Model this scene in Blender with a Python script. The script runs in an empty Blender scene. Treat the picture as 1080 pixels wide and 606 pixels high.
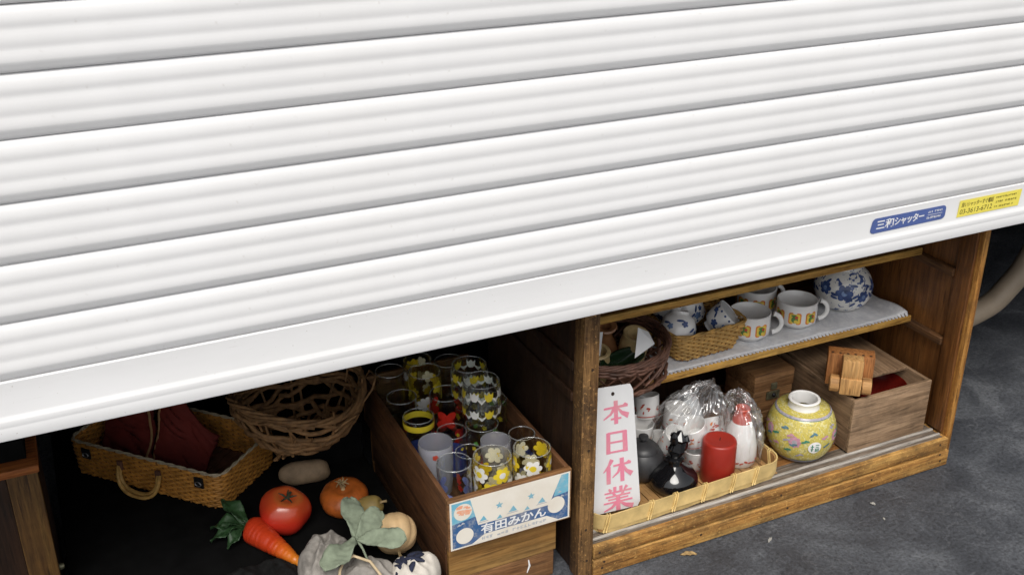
import bpy, bmesh, math, random
from mathutils import Vector, Matrix, noise
R_ = math.radians
PI = math.pi
random.seed(7)
scene = bpy.context.scene
COL = scene.collection

# ------------------------------------------------------------------ camera
cam_d = bpy.data.cameras.new('camera')
cam = bpy.data.objects.new('camera', cam_d); COL.objects.link(cam)
cam.matrix_world = Matrix(((0.9072, 0.1785, -0.3809, 0.0),
                           (-0.4206, 0.3768, -0.8253, -1.4063),
                           (-0.0038, 0.9090, 0.4169, 1.4044),
                           (0, 0, 0, 1)))
cam_d.sensor_width = 36.0
cam_d.lens = 37.63
cam_d.clip_start = 0.05
cam_d.clip_end = 2000
scene.camera = cam

# ------------------------------------------------------------------ light
SUN_EL, SUN_AZ = 56.0, 205.0       # azimuth: direction the light comes from, from +Y clockwise
world = bpy.data.worlds.new('World'); scene.world = world
world.use_nodes = True
wn = world.node_tree; wn.nodes.clear()
sky = wn.nodes.new('ShaderNodeTexSky'); sky.sky_type = 'NISHITA'; sky.sun_disc = False
sky.sun_elevation = R_(SUN_EL); sky.sun_rotation = R_(SUN_AZ)
sky.air_density = 1.0; sky.dust_density = 3.5; sky.ozone_density = 1.0
hs = wn.nodes.new('ShaderNodeHueSaturation'); hs.inputs['Saturation'].default_value = 0.20
bg = wn.nodes.new('ShaderNodeBackground'); bg.inputs['Strength'].default_value = 0.08
wo = wn.nodes.new('ShaderNodeOutputWorld')
wn.links.new(sky.outputs[0], hs.inputs['Color']); wn.links.new(hs.outputs[0], bg.inputs['Color'])
wn.links.new(bg.outputs[0], wo.inputs['Surface'])
sun_d = bpy.data.lights.new('sun', 'SUN'); sun_d.energy = 1.4; sun_d.angle = R_(34)
sun_d.color = (1.0, 0.955, 0.89)
sun = bpy.data.objects.new('sun', sun_d); COL.objects.link(sun)
az, el = R_(SUN_AZ), R_(SUN_EL)
sdir = Vector((math.sin(az) * math.cos(el), math.cos(az) * math.cos(el), math.sin(el)))
sun.rotation_euler = sdir.to_track_quat('Z', 'Y').to_euler()
sun.location = sdir * 8
scene.view_settings.view_transform = 'Standard'
scene.view_settings.look = 'None'
scene.view_settings.exposure = 0.80
scene.cycles.transparent_max_bounces = 64
scene.cycles.max_bounces = 10
scene.view_settings.gamma = 1.0
scene.view_settings.use_curve_mapping = False

# ------------------------------------------------------------------ material helpers
MATS = {}
class NT:
    def __init__(s, name):
        s.m = bpy.data.materials.new(name); s.m.use_nodes = True
        s.t = s.m.node_tree; s.t.nodes.clear()
        s.out = s.t.nodes.new('ShaderNodeOutputMaterial')
        MATS[name] = s.m
    def n(s, typ, **kw):
        nd = s.t.nodes.new('ShaderNode' + typ)
        for k, v in kw.items():
            if k.startswith('_'): setattr(nd, k[1:], v)
            else:
                k2 = k.replace('__', ' ')
                if isinstance(v, (bpy.types.NodeSocket,)): s.t.links.new(v, nd.inputs[k2])
                else: nd.inputs[k2].default_value = v
        return nd
    def link(s, a, b): s.t.links.new(a, b)
    def coord(s, scale=(1, 1, 1), rnd=True, loc=(0, 0, 0), which='Object'):
        tc = s.n('TexCoord')
        mp = s.n('Mapping'); mp.inputs['Scale'].default_value = scale; mp.inputs['Location'].default_value = loc
        src = tc.outputs[which]
        if rnd:
            oi = s.n('ObjectInfo')
            va = s.n('VectorMath', _operation='SCALE'); va.inputs[0].default_value = (3.1, 5.7, 4.3)
            s.link(oi.outputs['Random'], va.inputs['Scale'])
            ad = s.n('VectorMath', _operation='ADD'); s.link(src, ad.inputs[0]); s.link(va.outputs[0], ad.inputs[1])
            src = ad.outputs[0]
        s.link(src, mp.inputs['Vector'])
        return mp.outputs[0]
    def noise(s, vec, scale=5, detail=4, rough=.55, dist=0.0):
        nd = s.n('TexNoise'); s.link(vec, nd.inputs['Vector'])
        nd.inputs['Scale'].default_value = scale; nd.inputs['Detail'].default_value = detail
        nd.inputs['Roughness'].default_value = rough; nd.inputs['Distortion'].default_value = dist
        return nd.outputs['Fac']
    def ramp(s, fac, stops, interp='LINEAR'):
        nd = s.n('ValToRGB'); s.link(fac, nd.inputs['Fac']); cr = nd.color_ramp; cr.interpolation = interp
        while len(cr.elements) < len(stops): cr.elements.new(.5)
        for e, (p, c) in zip(cr.elements, stops):
            e.position = p; e.color = (*c, 1) if len(c) == 3 else c
        return nd.outputs['Color']
    def mix(s, fac, a, b, mode='MIX'):
        nd = s.n('Mix', _data_type='RGBA', _blend_type=mode)
        for sock, v in ((nd.inputs[0], fac), (nd.inputs[6], a), (nd.inputs[7], b)):
            if isinstance(v, bpy.types.NodeSocket): s.link(v, sock)
            elif isinstance(v, (int, float)): sock.default_value = v
            else: sock.default_value = (*v, 1)
        return nd.outputs[2]
    def bump(s, h, strength=.3, dist=.002):
        nd = s.n('Bump'); nd.inputs['Strength'].default_value = strength; nd.inputs['Distance'].default_value = dist
        s.link(h, nd.inputs['Height']); return nd.outputs[0]
    def princ(s, color, rough=.6, normal=None, **kw):
        b = s.n('BsdfPrincipled')
        def put(k, v):
            if isinstance(v, bpy.types.NodeSocket): s.link(v, b.inputs[k])
            elif isinstance(v, (tuple, list)) and len(v) == 3: b.inputs[k].default_value = (*v, 1)
            else: b.inputs[k].default_value = v
        put('Base Color', color); put('Roughness', rough)
        if normal is not None: s.link(normal, b.inputs['Normal'])
        for k, v in kw.items(): put(k.replace('__', ' '), v)
        s.link(b.outputs[0], s.out.inputs['Surface'])
        return b

def wood(name, dark, mid, light, axis='x', rough=.6, scale=1.0, worn=.35, spec=.35, dirt=(.03, .018, .01), fleck=0.0, edge=.5):
    t = NT(name)
    k = {'x': (1.6, 26, 26), 'y': (26, 1.6, 26), 'z': (26, 26, 1.6)}[axis]
    v = t.coord(tuple(q * scale for q in k))
    g = t.noise(v, 1.6, 6, .66, 1.1)
    fine = t.noise(t.coord(tuple(q * scale * 5 for q in k)), 1.5, 5, .68, .3)
    c = t.ramp(g, [(.30, dark), (.48, mid), (.70, light)])
    fr = t.ramp(fine, [(.32, (.50, .48, .46)), (.60, (1.12, 1.12, 1.12))])
    c = t.mix(1.0, c, fr, 'MULTIPLY')
    # long dark pores
    po = t.noise(t.coord(tuple(q * scale * 9 for q in k)), 1.0, 3, .5)
    c = t.mix(t.ramp(po, [(.30, (.75,) * 3), (.40, (0,) * 3)]), c, tuple(q * .35 for q in dark))
    # blotches of dirt
    bl = t.noise(t.coord((9, 9, 9)), 1.3, 8, .72)
    bf = t.ramp(bl, [(.44, (0, 0, 0)), (.68, (worn, worn, worn))])
    c = t.mix(bf, c, dirt)
    if fleck:
        fn = t.noise(t.coord((1, 1, 1)), 150, 5, .75)
        c = t.mix(t.ramp(fn, [(.57, (0,) * 3), (.66, (fleck,) * 3)]), c, tuple(min(1, q * 1.5) for q in light))
        fd = t.noise(t.coord((1, 1, 1), loc=(4, 2, 7)), 110, 5, .75)
        c = t.mix(t.ramp(fd, [(.58, (0,) * 3), (.68, (fleck,) * 3)]), c, dirt)
    if edge:
        bv = t.n('Bevel', _samples=4); bv.inputs['Radius'].default_value = .004
        ge = t.n('NewGeometry')
        dt = t.n('VectorMath', _operation='DOT_PRODUCT'); t.link(bv.outputs[0], dt.inputs[0]); t.link(ge.outputs['Normal'], dt.inputs[1])
        em = t.ramp(dt.outputs['Value'], [(.80, (1,) * 3), (.985, (0,) * 3)])
        en = t.ramp(t.noise(t.coord((1, 1, 1)), 34, 6, .7), [(.40, (0,) * 3), (.62, (edge,) * 3)])
        c = t.mix(t.mix(1.0, em, en, 'MULTIPLY'), c, tuple(min(1, q * 1.35 + .02) for q in light))
    h = t.mix(.5, g, fine)
    t.princ(c, t.ramp(bl, [(.3, (rough * .8,) * 3), (.7, (min(1, rough * 1.3),) * 3)]), t.bump(h, .55, .0014), Specular__IOR__Level=spec)
    return t.m

def plain(name, col, rough=.5, var=.12, nscale=30, bump=.0, bdist=.001, **kw):
    t = NT(name)
    nz = t.noise(t.coord((1, 1, 1)), nscale, 5, .6)
    lo = tuple(max(0, c * (1 - var)) for c in col); hi = tuple(min(1, c * (1 + var)) for c in col)
    c = t.ramp(nz, [(.3, lo), (.7, hi)])
    nm = t.bump(nz, bump, bdist) if bump else None
    t.princ(c, rough, nm, **kw)
    return t.m

def print_mat(name, col, fade):
    # ink that has faded and rubbed off in places, on yellowed paper
    t = NT(name); v = t.coord((1, 1, 1), rnd=False)
    a = t.noise(v, 55, 7, .75); bb = t.noise(v, 14, 5, .6)
    c = t.mix(t.ramp(a, [(.50, (0,) * 3), (.72, (fade,) * 3)]), col, (.76, .70, .58))
    c = t.mix(t.ramp(bb, [(.45, (0,) * 3), (.75, (.30,) * 3)]), c, (.50, .40, .27))
    t.princ(c, .7)
    return t.m

def thin_glass(name, tint=(.97, .985, .98), rough=.02, refl=1.0, ior=1.5, haze=None, haze_f=0.0):
    t = NT(name)
    tr = t.n('BsdfTransparent'); tr.inputs['Color'].default_value = (*tint, 1)
    gl = t.n('BsdfGlossy'); gl.inputs['Roughness'].default_value = rough; gl.inputs['Color'].default_value = (refl, refl, refl, 1)
    lw = t.n('LayerWeight'); lw.inputs['Blend'].default_value = .5
    pw = t.n('Math', _operation='POWER'); t.link(lw.outputs['Facing'], pw.inputs[0]); pw.inputs[1].default_value = 3.2
    f0 = ((ior - 1) / (ior + 1)) ** 2
    ma = t.n('Math', _operation='MULTIPLY_ADD'); t.link(pw.outputs[0], ma.inputs[0]); ma.inputs[1].default_value = .82 - f0; ma.inputs[2].default_value = f0
    mx = t.n('MixShader'); t.link(ma.outputs[0], mx.inputs[0]); t.link(tr.outputs[0], mx.inputs[1]); t.link(gl.outputs[0], mx.inputs[2])
    last = mx.outputs[0]
    if haze:
        df = t.n('BsdfDiffuse'); df.inputs['Color'].default_value = (*haze, 1)
        m2 = t.n('MixShader'); m2.inputs[0].default_value = haze_f
        t.link(last, m2.inputs[1]); t.link(df.outputs[0], m2.inputs[2]); last = m2.outputs[0]
    t.link(last, t.out.inputs['Surface'])
    return t.m

# ------------------------------------------------------------------ mesh helpers
class MB:
    def __init__(s): s.v = []; s.f = []; s.mi = []
    def add(s, vs, fs, mi=0):
        o = len(s.v); s.v.extend([tuple(p) for p in vs]); s.f.extend([tuple(i + o for i in q) for q in fs]); s.mi.extend([mi] * len(fs))
        return s
    def box(s, x0, x1, y0, y1, z0, z1, bev=.0015, mi=0, mat=None, seg=2):
        bm = bmesh.new(); bmesh.ops.create_cube(bm, size=1)
        for v in bm.verts:
            v.co = Vector(((x0 + x1) / 2 + v.co.x * (x1 - x0), (y0 + y1) / 2 + v.co.y * (y1 - y0), (z0 + z1) / 2 + v.co.z * (z1 - z0)))
        if bev: bmesh.ops.bevel(bm, geom=bm.edges[:], offset=bev, segments=seg, profile=.5, affect='EDGES')
        if mat: bmesh.ops.transform(bm, matrix=mat, verts=bm.verts)
        bm.verts.index_update()
        s.add([v.co.copy() for v in bm.verts], [[v.index for v in f.verts] for f in bm.faces], mi); bm.free(); return s
    def tube(s, pts, r, n=6, closed=False, mi=0, cap=True, flat=1.0, up=None):
        P = [Vector(p) for p in pts]; m = len(P)
        rr = r if isinstance(r, (list, tuple)) else [r] * m
        T = []
        for i in range(m):
            a = P[i - 1] if (i > 0 or closed) else P[i]; b = P[(i + 1) % m] if (i < m - 1 or closed) else P[i]
            d = b - a; T.append(d.normalized() if d.length > 1e-9 else Vector((0, 0, 1)))
        u = Vector(up) if up else (Vector((0, 0, 1)) if abs(T[0].z) < .9 else Vector((1, 0, 0)))
        vs = []
        for i in range(m):
            if up: u = Vector(up)
            u = (u - T[i] * u.dot(T[i]))
            if u.length < 1e-6: u = T[i].orthogonal()
            u.normalize(); w = T[i].cross(u)
            for k in range(n):
                a = 2 * PI * k / n + (PI / n)
                vs.append(P[i] + (w * math.cos(a) + u * math.sin(a) * flat) * rr[i])
        fs = []
        for i in range(m if closed else m - 1):
            j = (i + 1) % m
            for k in range(n):
                l = (k + 1) % n
                fs.append((i * n + k, j * n + k, j * n + l, i * n + l)[::-1])
        if cap and not closed:
            fs.append(tuple(range(n))); fs.append(tuple((m - 1) * n + k for k in range(n))[::-1])
        return s.add(vs, fs, mi)
    def lathe(s, prof, n=32, mat=None, mi=0, lobe=None, close=False):
        vs = []; fs = []; m = len(prof)
        for r, z in prof:
            for k in range(n):
                a = 2 * PI * k / n; q = r * (lobe(a, z) if lobe else 1)
                vs.append(Vector((q * math.cos(a), q * math.sin(a), z)))
        for i in range(m - 1):
            for k in range(n):
                l = (k + 1) % n
                fs.append((i * n + k, i * n + l, (i + 1) * n + l, (i + 1) * n + k))
        if prof[0][0] > 1e-5 and not close: fs.append(tuple(range(n))[::-1])
        if prof[-1][0] > 1e-5 and not close: fs.append(tuple((m - 1) * n + k for k in range(n)))
        if close:
            for k in range(n):
                l = (k + 1) % n; fs.append(((m - 1) * n + k, (m - 1) * n + l, l, k))
        if mat: vs = [mat @ v for v in vs]
        return s.add(vs, fs, mi)
    def grid(s, fn, nu, nv, mi=0, closed_u=False):
        vs = [fn(i / (nu if closed_u else nu - 1), j / (nv - 1)) for j in range(nv) for i in range(nu)]
        fs = []
        for j in range(nv - 1):
            for i in range(nu if closed_u else nu - 1):
                l = (i + 1) % nu
                fs.append((j * nu + i, j * nu + l, (j + 1) * nu + l, (j + 1) * nu + i))
        return s.add(vs, fs, mi)
    def poly(s, pts, mi=0): return s.add(pts, [tuple(range(len(pts)))], mi)
    def fan(s, c, ring, mi=0):
        n = len(ring); return s.add([c] + list(ring), [(0, 1 + k, 1 + (k + 1) % n) for k in range(n)], mi)

def link_obj(name, mesh, parent=None):
    o = bpy.data.objects.new(name, mesh); COL.objects.link(o)
    if parent: o.parent = parent
    return o
def obj(name, mb, mats, parent=None, smooth=False, world=False, base=None, kind=None, label=None):
    """one mesh object. world=True: the coordinates are world ones, moved into the parent's frame."""
    me = bpy.data.meshes.new(name)
    off = Vector((0, 0, 0))
    if world:
        p = parent
        while p: off += p.location; p = p.parent
    if base is not None: off = off + Vector(base)
    me.from_pydata([(x - off.x, y - off.y, z - off.z) for x, y, z in mb.v], [], mb.f)
    ms = mats if isinstance(mats, (list, tuple)) else [mats]
    for m in ms: me.materials.append(MATS[m])
    me.polygons.foreach_set('material_index', mb.mi)
    if smooth:
        me.polygons.foreach_set('use_smooth', [True] * len(me.polygons))
        if smooth is not True: me.set_sharp_from_angle(angle=R_(smooth))
    me.update()
    o = link_obj(name, me, parent)
    if base is not None: o.location = base
    if kind: o['kind'] = kind
    if label: o['label'] = label
    return o
def tag(o, label, cat, group=None):
    o['label'] = label; o['category'] = cat
    if group: o['group'] = group
    return o
def thing(name, label, cat, loc=(0, 0, 0), rotz=0, group=None, rot=None):
    o = bpy.data.objects.new(name, None); COL.objects.link(o); o.location = loc
    o.rotation_euler = rot if rot else (0, 0, rotz); o.empty_display_size = .05
    return tag(o, label, cat, group)

def rrect(a, b, r, n):
    """n points and outward normals round a rounded rectangle a x b, evenly spaced"""
    P = []
    for cx, cy, a0 in ((a / 2 - r, b / 2 - r, 0), (-a / 2 + r, b / 2 - r, 90), (-a / 2 + r, -b / 2 + r, 180), (a / 2 - r, -b / 2 + r, 270)):
        for k in range(9): an = R_(a0 + k * 90 / 8); P.append((Vector((cx + r * math.cos(an), cy + r * math.sin(an), 0)), Vector((math.cos(an), math.sin(an), 0))))
    P.append(P[0]); L = [0]
    for i in range(1, len(P)): L.append(L[-1] + (P[i][0] - P[i - 1][0]).length)
    out = []; j = 0
    for k in range(n):
        d = L[-1] * k / n
        while L[j + 1] < d: j += 1
        t = (d - L[j]) / max(1e-9, L[j + 1] - L[j])
        out.append((P[j][0].lerp(P[j + 1][0], t), P[j][1].lerp(P[j + 1][1], t).normalized()))
    return out
def weave(mb, path, z0, z1, rows, flare=lambda t: 1.0, r=.0018, amp=.0014, n=5, skew=0, wob=0.0, every=1):
    """horizontal strands passing in and out of uprights; path: points and normals at the uprights and halfway (even count)"""
    m = len(path)
    for i in range(rows):
        t = (i + .5) / rows; z = z0 + (z1 - z0) * t; s = flare(t)
        pts = []
        for k, (p, nn) in enumerate(path):
            off = amp * math.cos(PI * (k / 2)) * (1 if i % 2 else -1)
            q = Vector((p.x * s, p.y * s, z)) + nn * off
            if wob: q += Vector((random.uniform(-wob, wob), random.uniform(-wob, wob), random.uniform(-wob, wob)))
            pts.append(q)
        mb.tube(pts, r, n, closed=True)
    return mb
def uprights(mb, path, z0, z1, flare=lambda t: 1.0, r=.0014, n=4, nz=5):
    for k in range(0, len(path), 2):
        p, nn = path[k]
        mb.tube([Vector((p.x * flare(j / nz), p.y * flare(j / nz), z0 + (z1 - z0) * j / nz)) for j in range(nz + 1)], r, n)
    return mb

def text_mesh(body, size=1.0, offset=0.0, spacing=1.0):
    cu = bpy.data.curves.new('lettering', 'FONT'); cu.body = body; cu.size = size; cu.offset = offset
    cu.space_character = spacing; cu.resolution_u = 3
    o = bpy.data.objects.new('lettering', cu); COL.objects.link(o)
    bpy.context.view_layer.update()
    dg = bpy.context.evaluated_depsgraph_get(); ev = o.evaluated_get(dg); me = ev.to_mesh()
    vs = [(v.co.x, v.co.y) for v in me.vertices]; fs = [tuple(p.vertices) for p in me.polygons]
    ev.to_mesh_clear(); bpy.data.objects.remove(o); bpy.data.curves.remove(cu)
    return vs, fs
def fit(vs, u0, u1, v0, v1):
    xs = [p[0] for p in vs]; ys = [p[1] for p in vs]
    a, b, c, d = min(xs), max(xs), min(ys), max(ys)
    return [(u0 + (x - a) / (b - a) * (u1 - u0), v0 + (y - c) / (d - c) * (v1 - v0)) for x, y in vs]
class Sheet:
    """flat layers on a plane: origin o, right r, up u; each layer a little prouder"""
    def __init__(s, o, r, u, step=.00012):
        s.o = Vector(o); s.r = Vector(r); s.u = Vector(u); s.n = s.r.cross(s.u).normalized(); s.k = 0; s.step = step
    def p(s, x, y, lift=None): return s.o + s.r * x + s.u * y + s.n * (s.k * s.step if lift is None else lift)
    def next(s): s.k += 1
    def poly(s, mb, pts, mi=0): mb.poly([s.p(*q) for q in pts], mi)
    def disc(s, mb, cx, cy, rx, ry, mi=0, n=28): mb.poly([s.p(cx + rx * math.cos(2 * PI * k / n), cy + ry * math.sin(2 * PI * k / n)) for k in range(n)], mi)
    def glyphs(s, mb, vf, mi=0): mb.add([s.p(*q) for q in vf[0]], vf[1], mi)

def flower(n, R, inner=.62, m=5):
    pts = []
    for k in range(n * m * 2):
        a = 2 * PI * k / (n * m * 2); pts.append((R * (inner + (1 - inner) * abs(math.cos(n * a / 2)) ** .7) * math.cos(a), R * (inner + (1 - inner) * abs(math.cos(n * a / 2)) ** .7) * math.sin(a)))
    return pts
def circle(R, n=14, e=1.0): return [(R * math.cos(2 * PI * k / n), R * e * math.sin(2 * PI * k / n)) for k in range(n)]
def wrap(mb, prof, a0, z0, pts, mi=0, eps=.0006, rot=0.0):
    """lay a flat shape on a turned body given by its outer profile [(r, z)]"""
    def rad(z):
        for (r0, q0), (r1, q1) in zip(prof, prof[1:]):
            if min(q0, q1) <= z <= max(q0, q1) and q1 != q0: return r0 + (r1 - r0) * (z - q0) / (q1 - q0)
        return prof[-1][0] if z > prof[-1][1] else prof[0][0]
    c, s_ = math.cos(rot), math.sin(rot)
    rm = max(.005, rad(z0))
    def mp(u, v):
        u, v = u * c - v * s_, u * s_ + v * c
        z = z0 + v; r = rad(z) + eps; a = a0 + u / rm
        return Vector((r * math.cos(a), r * math.sin(a), z))
    ring2 = [(u * .5, v * .5) for u, v in pts]; n = len(pts)
    vs = [mp(0, 0)] + [mp(*q) for q in ring2] + [mp(*q) for q in pts]
    fs = [(0, 1 + k, 1 + (k + 1) % n) for k in range(n)] + [(1 + k, 1 + n + k, 1 + n + (k + 1) % n, 1 + (k + 1) % n) for k in range(n)]
    mb.add(vs, fs, mi)

# ------------------------------------------------------------------ materials
def m_shutter():
    t = NT('shutter_paint')
    st = t.noise(t.coord((9, 9, 1.2), rnd=False), 1.0, 5, .6)
    c = t.ramp(st, [(.25, (.765, .765, .77)), (.6, (.795, .795, .80))])
    sp = t.noise(t.coord((1, 1, 1), rnd=False), 90, 3, .5)
    c = t.mix(t.ramp(sp, [(.70, (0, 0, 0)), (.80, (.25, .25, .25))]), c, (.42, .38, .34))
    big = t.noise(t.coord((1, 1, 1), rnd=False), 3.2, 4, .6)
    c = t.mix(t.ramp(big, [(.35, (.10, .10, .10)), (.7, (0, 0, 0))]), c, (.62, .58, .52))
    rg = t.ramp(st, [(.3, (.38,) * 3), (.7, (.52,) * 3)])
    t.princ(c, rg, t.bump(big, .05, .004), Specular__IOR__Level=.4)
m_shutter()
def m_bar():
    t = NT('bar_paint'); v = t.coord((1, 1, 1), rnd=False)
    a = t.noise(t.coord((2, 9, 9), rnd=False), 1.5, 5, .6)
    c = t.ramp(a, [(.3, (.72, .72, .72)), (.7, (.77, .77, .775))])
    s1 = t.noise(t.coord((14, 260, 260), rnd=False), 1, 4, .7)
    c = t.mix(t.ramp(s1, [(.66, (0,) * 3), (.74, (.5,) * 3)]), c, (.48, .46, .43))
    s2 = t.noise(v, 160, 3, .6)
    c = t.mix(t.ramp(s2, [(.70, (0,) * 3), (.76, (.6,) * 3)]), c, (.33, .29, .25))
    t.princ(c, .42, t.bump(a, .05, .004), Specular__IOR__Level=.4)
m_bar()
plain('shutter_joint', (.26, .19, .13), .8, .3)
plain('steel', (.45, .45, .46), .35, .2, 40, Metallic=.9)

def m_ground():
    t = NT('worn_asphalt')
    v = t.coord((1, 1, 1), rnd=False)
    a = t.noise(v, 6, 9, .68, .8)
    b = t.noise(v, 120, 7, .80)
    c = t.ramp(a, [(.32, (.046, .050, .059)), (.48, (.070, .075, .086)), (.58, (.092, .098, .110)), (.72, (.150, .158, .172))])
    c = t.mix(1.0, c, t.ramp(b, [(.36, (.45,) * 3), (.64, (1.45,) * 3)]), 'MULTIPLY')
    vo = t.n('TexVoronoi', _feature='DISTANCE_TO_EDGE'); t.link(v, vo.inputs['Vector']); vo.inputs['Scale'].default_value = 3.3
    wv = t.noise(v, 7, 5, .6)
    ml = t.n('Mapping'); ml.inputs['Scale'].default_value = (1, 1, 1)
    ad = t.n('VectorMath', _operation='MULTIPLY_ADD'); t.link(wv, ad.inputs[0]); ad.inputs[1].default_value = (.35, .35, .35); t.link(v, ad.inputs[2])
    t.link(ad.outputs[0], vo.inputs['Vector'])
    crack = t.ramp(vo.outputs['Distance'], [(.0, (1,) * 3), (.012, (0,) * 3)])
    c = t.mix(t.mix(.5, (0, 0, 0), crack), c, (.15, .155, .165))
    # pale scuffs, long and thin
    sc = t.noise(t.coord((10, 46, 1), rnd=False), 1.0, 6, .7, 1.2)
    c = t.mix(t.ramp(sc, [(.60, (0,) * 3), (.72, (.6,) * 3)]), c, (.20, .21, .225))
    # ring scratches cut into the surface beside the cabinet
    hts = []
    for cx, cy, rad in ((1.292, -.085, .060), (1.383, -.062, .045)):
        mp = t.n('Mapping', _vector_type='POINT'); mp.inputs['Location'].default_value = (-cx, -cy, 0)
        t.link(v, mp.inputs['Vector'])
        ln = t.n('VectorMath', _operation='LENGTH'); t.link(mp.outputs[0], ln.inputs[0])
        wb = t.n('Math', _operation='MULTIPLY_ADD'); t.link(a, wb.inputs[0]); wb.inputs[1].default_value = .03; t.link(ln.outputs['Value'], wb.inputs[2])
        sn = t.n('Math', _operation='MULTIPLY'); t.link(wb.outputs[0], sn.inputs[0]); sn.inputs[1].default_value = 2 * PI / .0105
        si = t.n('Math', _operation='SINE'); t.link(sn.outputs[0], si.inputs[0])
        msk = t.ramp(ln.outputs['Value'], [(.0, (.3,) * 3), (rad * .4, (1,) * 3), (rad, (0,) * 3)])
        rg = t.ramp(si.outputs[0], [(.35, (0,) * 3), (.9, (.30,) * 3)])
        mk = t.mix(1.0, rg, msk, 'MULTIPLY')
        brk = t.ramp(t.noise(v, 23, 3, .6), [(.42, (0,) * 3), (.6, (1,) * 3)])
        mk = t.mix(1.0, mk, brk, 'MULTIPLY')
        c = t.mix(mk, c, (.17, .175, .18))
    # grit specks
    vs_ = t.n('TexVoronoi'); t.link(v, vs_.inputs['Vector']); vs_.inputs['Scale'].default_value = 85
    gm = t.ramp(t.noise(v, 9, 4, .6), [(.50, (0,) * 3), (.66, (1,) * 3)])
    c = t.mix(t.mix(1.0, t.ramp(vs_.outputs['Distance'], [(.10, (.7,) * 3), (.17, (0,) * 3)]), gm, 'MULTIPLY'), c, (.20, .20, .19))
    hgt = t.mix(.5, a, b)
    t.princ(c, t.ramp(a, [(.4, (.38,) * 3), (.62, (.80,) * 3)]), t.bump(hgt, 1.0, .010), Specular__IOR__Level=.4)
m_ground()
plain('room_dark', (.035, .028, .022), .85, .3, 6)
plain('stucco', (.32, .31, .29), .85, .15, 25, bump=.4)

wood('cabinet_front', (.21, .085, .020), (.42, .21, .055), (.58, .35, .11), 'x', worn=.7, fleck=.45, edge=.8)
wood('cabinet_post', (.085, .04, .014), (.20, .105, .04), (.38, .21, .075), 'z', worn=.9, scale=1.3, fleck=.8, edge=.9)
wood('cabinet_edge_z', (.24, .095, .02), (.42, .19, .042), (.54, .28, .075), 'z', worn=.5, fleck=.4)
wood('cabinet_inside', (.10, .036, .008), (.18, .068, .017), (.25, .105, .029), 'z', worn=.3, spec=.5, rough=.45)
wood('cabinet_shelf', (.15, .058, .014), (.25, .11, .028), (.35, .17, .05), 'x', worn=.5, fleck=.3)
wood('shelf_edge', (.38, .18, .035), (.56, .31, .07), (.68, .42, .11), 'x', worn=.3, fleck=.2)
wood('cabinet_dark', (.016, .007, .003), (.030, .013, .006), (.048, .022, .010), 'z', worn=.3)  # near-black wood: the shade on inner and side faces is put into the colour
wood('cleat', (.06, .025, .01), (.11, .05, .018), (.15, .07, .03), 'y', worn=.4)
wood('sill_rail', (.26, .23, .20), (.42, .39, .35), (.55, .52, .48), 'x', worn=.2)
wood('sill_track', (.10, .075, .055), (.17, .135, .105), (.26, .21, .17), 'x', worn=.5)
wood('crate_front', (.13, .055, .02), (.24, .115, .045), (.34, .18, .075), 'x', worn=.4)
wood('crate_side', (.07, .028, .012), (.13, .055, .022), (.20, .09, .038), 'y', worn=.45)
wood('under_crate', (.17, .07, .018), (.34, .175, .05), (.46, .27, .09), 'x', scale=.5, worn=.3)
wood('old_box', (.20, .125, .07), (.32, .21, .125), (.42, .29, .18), 'x', worn=.45, scale=.8)
wood('old_box_side', (.14, .08, .045), (.24, .15, .085), (.32, .21, .125), 'y', worn=.4, scale=.8)
wood('chest_wood', (.12, .055, .022), (.22, .11, .045), (.31, .17, .075), 'x', worn=.4, scale=.9)
wood('toy_light', (.42, .21, .07), (.55, .30, .11), (.64, .39, .16), 'z', worn=.08)
wood('toy_red', (.26, .085, .025), (.38, .15, .045), (.47, .21, .07), 'z', worn=.15)
wood('toy_end', (.40, .19, .065), (.50, .27, .10), (.58, .34, .14), 'x', worn=.1, scale=.6)
wood('left_wood', (.05, .02, .005), (.11, .052, .013), (.17, .09, .024), 'z', worn=.35)
wood('left_top', (.22, .055, .013), (.32, .095, .022), (.40, .135, .035), 'x', worn=.15)
plain('hole_dark', (.03, .015, .008), .8)
plain('nail_rust', (.07, .045, .03), .6, .3, 200, Metallic=.5)

def m_lace():
    t = NT('lace_cotton'); v = t.coord((1, 1, 1), rnd=False)
    a = t.noise(v, 60, 5, .6); bb = t.noise(v, 14, 5, .62, 1.5)
    c = t.ramp(a, [(.3, (.62, .625, .65)), (.7, (.78, .78, .79))])
    c = t.mix(t.ramp(bb, [(.42, (0,) * 3), (.5, (.35,) * 3), (.56, (0,) * 3)]), c, (.46, .47, .52))
    t.princ(c, .9, t.bump(t.mix(.6, a, bb), .8, .003))
m_lace()
plain('paper_white', (.80, .80, .80), .7, .03, 20)
print_mat('paper_cream', (.78, .72, .62), .25)
print_mat('print_pink', (.82, .25, .36), .4)
print_mat('print_blue', (.035, .11, .27), .5)
print_mat('print_sky', (.16, .44, .58), .45)
print_mat('print_orange', (.80, .36, .22), .5)
plain('print_grey', (.45, .47, .50), .7, .1)
print_mat('print_pale', (.80, .75, .66), .25)
plain('sticker_blue', (.085, .13, .34), .35, .08)
plain('sticker_yellow', (.86, .74, .12), .4, .05)
plain('ink_olive', (.16, .13, .02), .6, .1)

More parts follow.
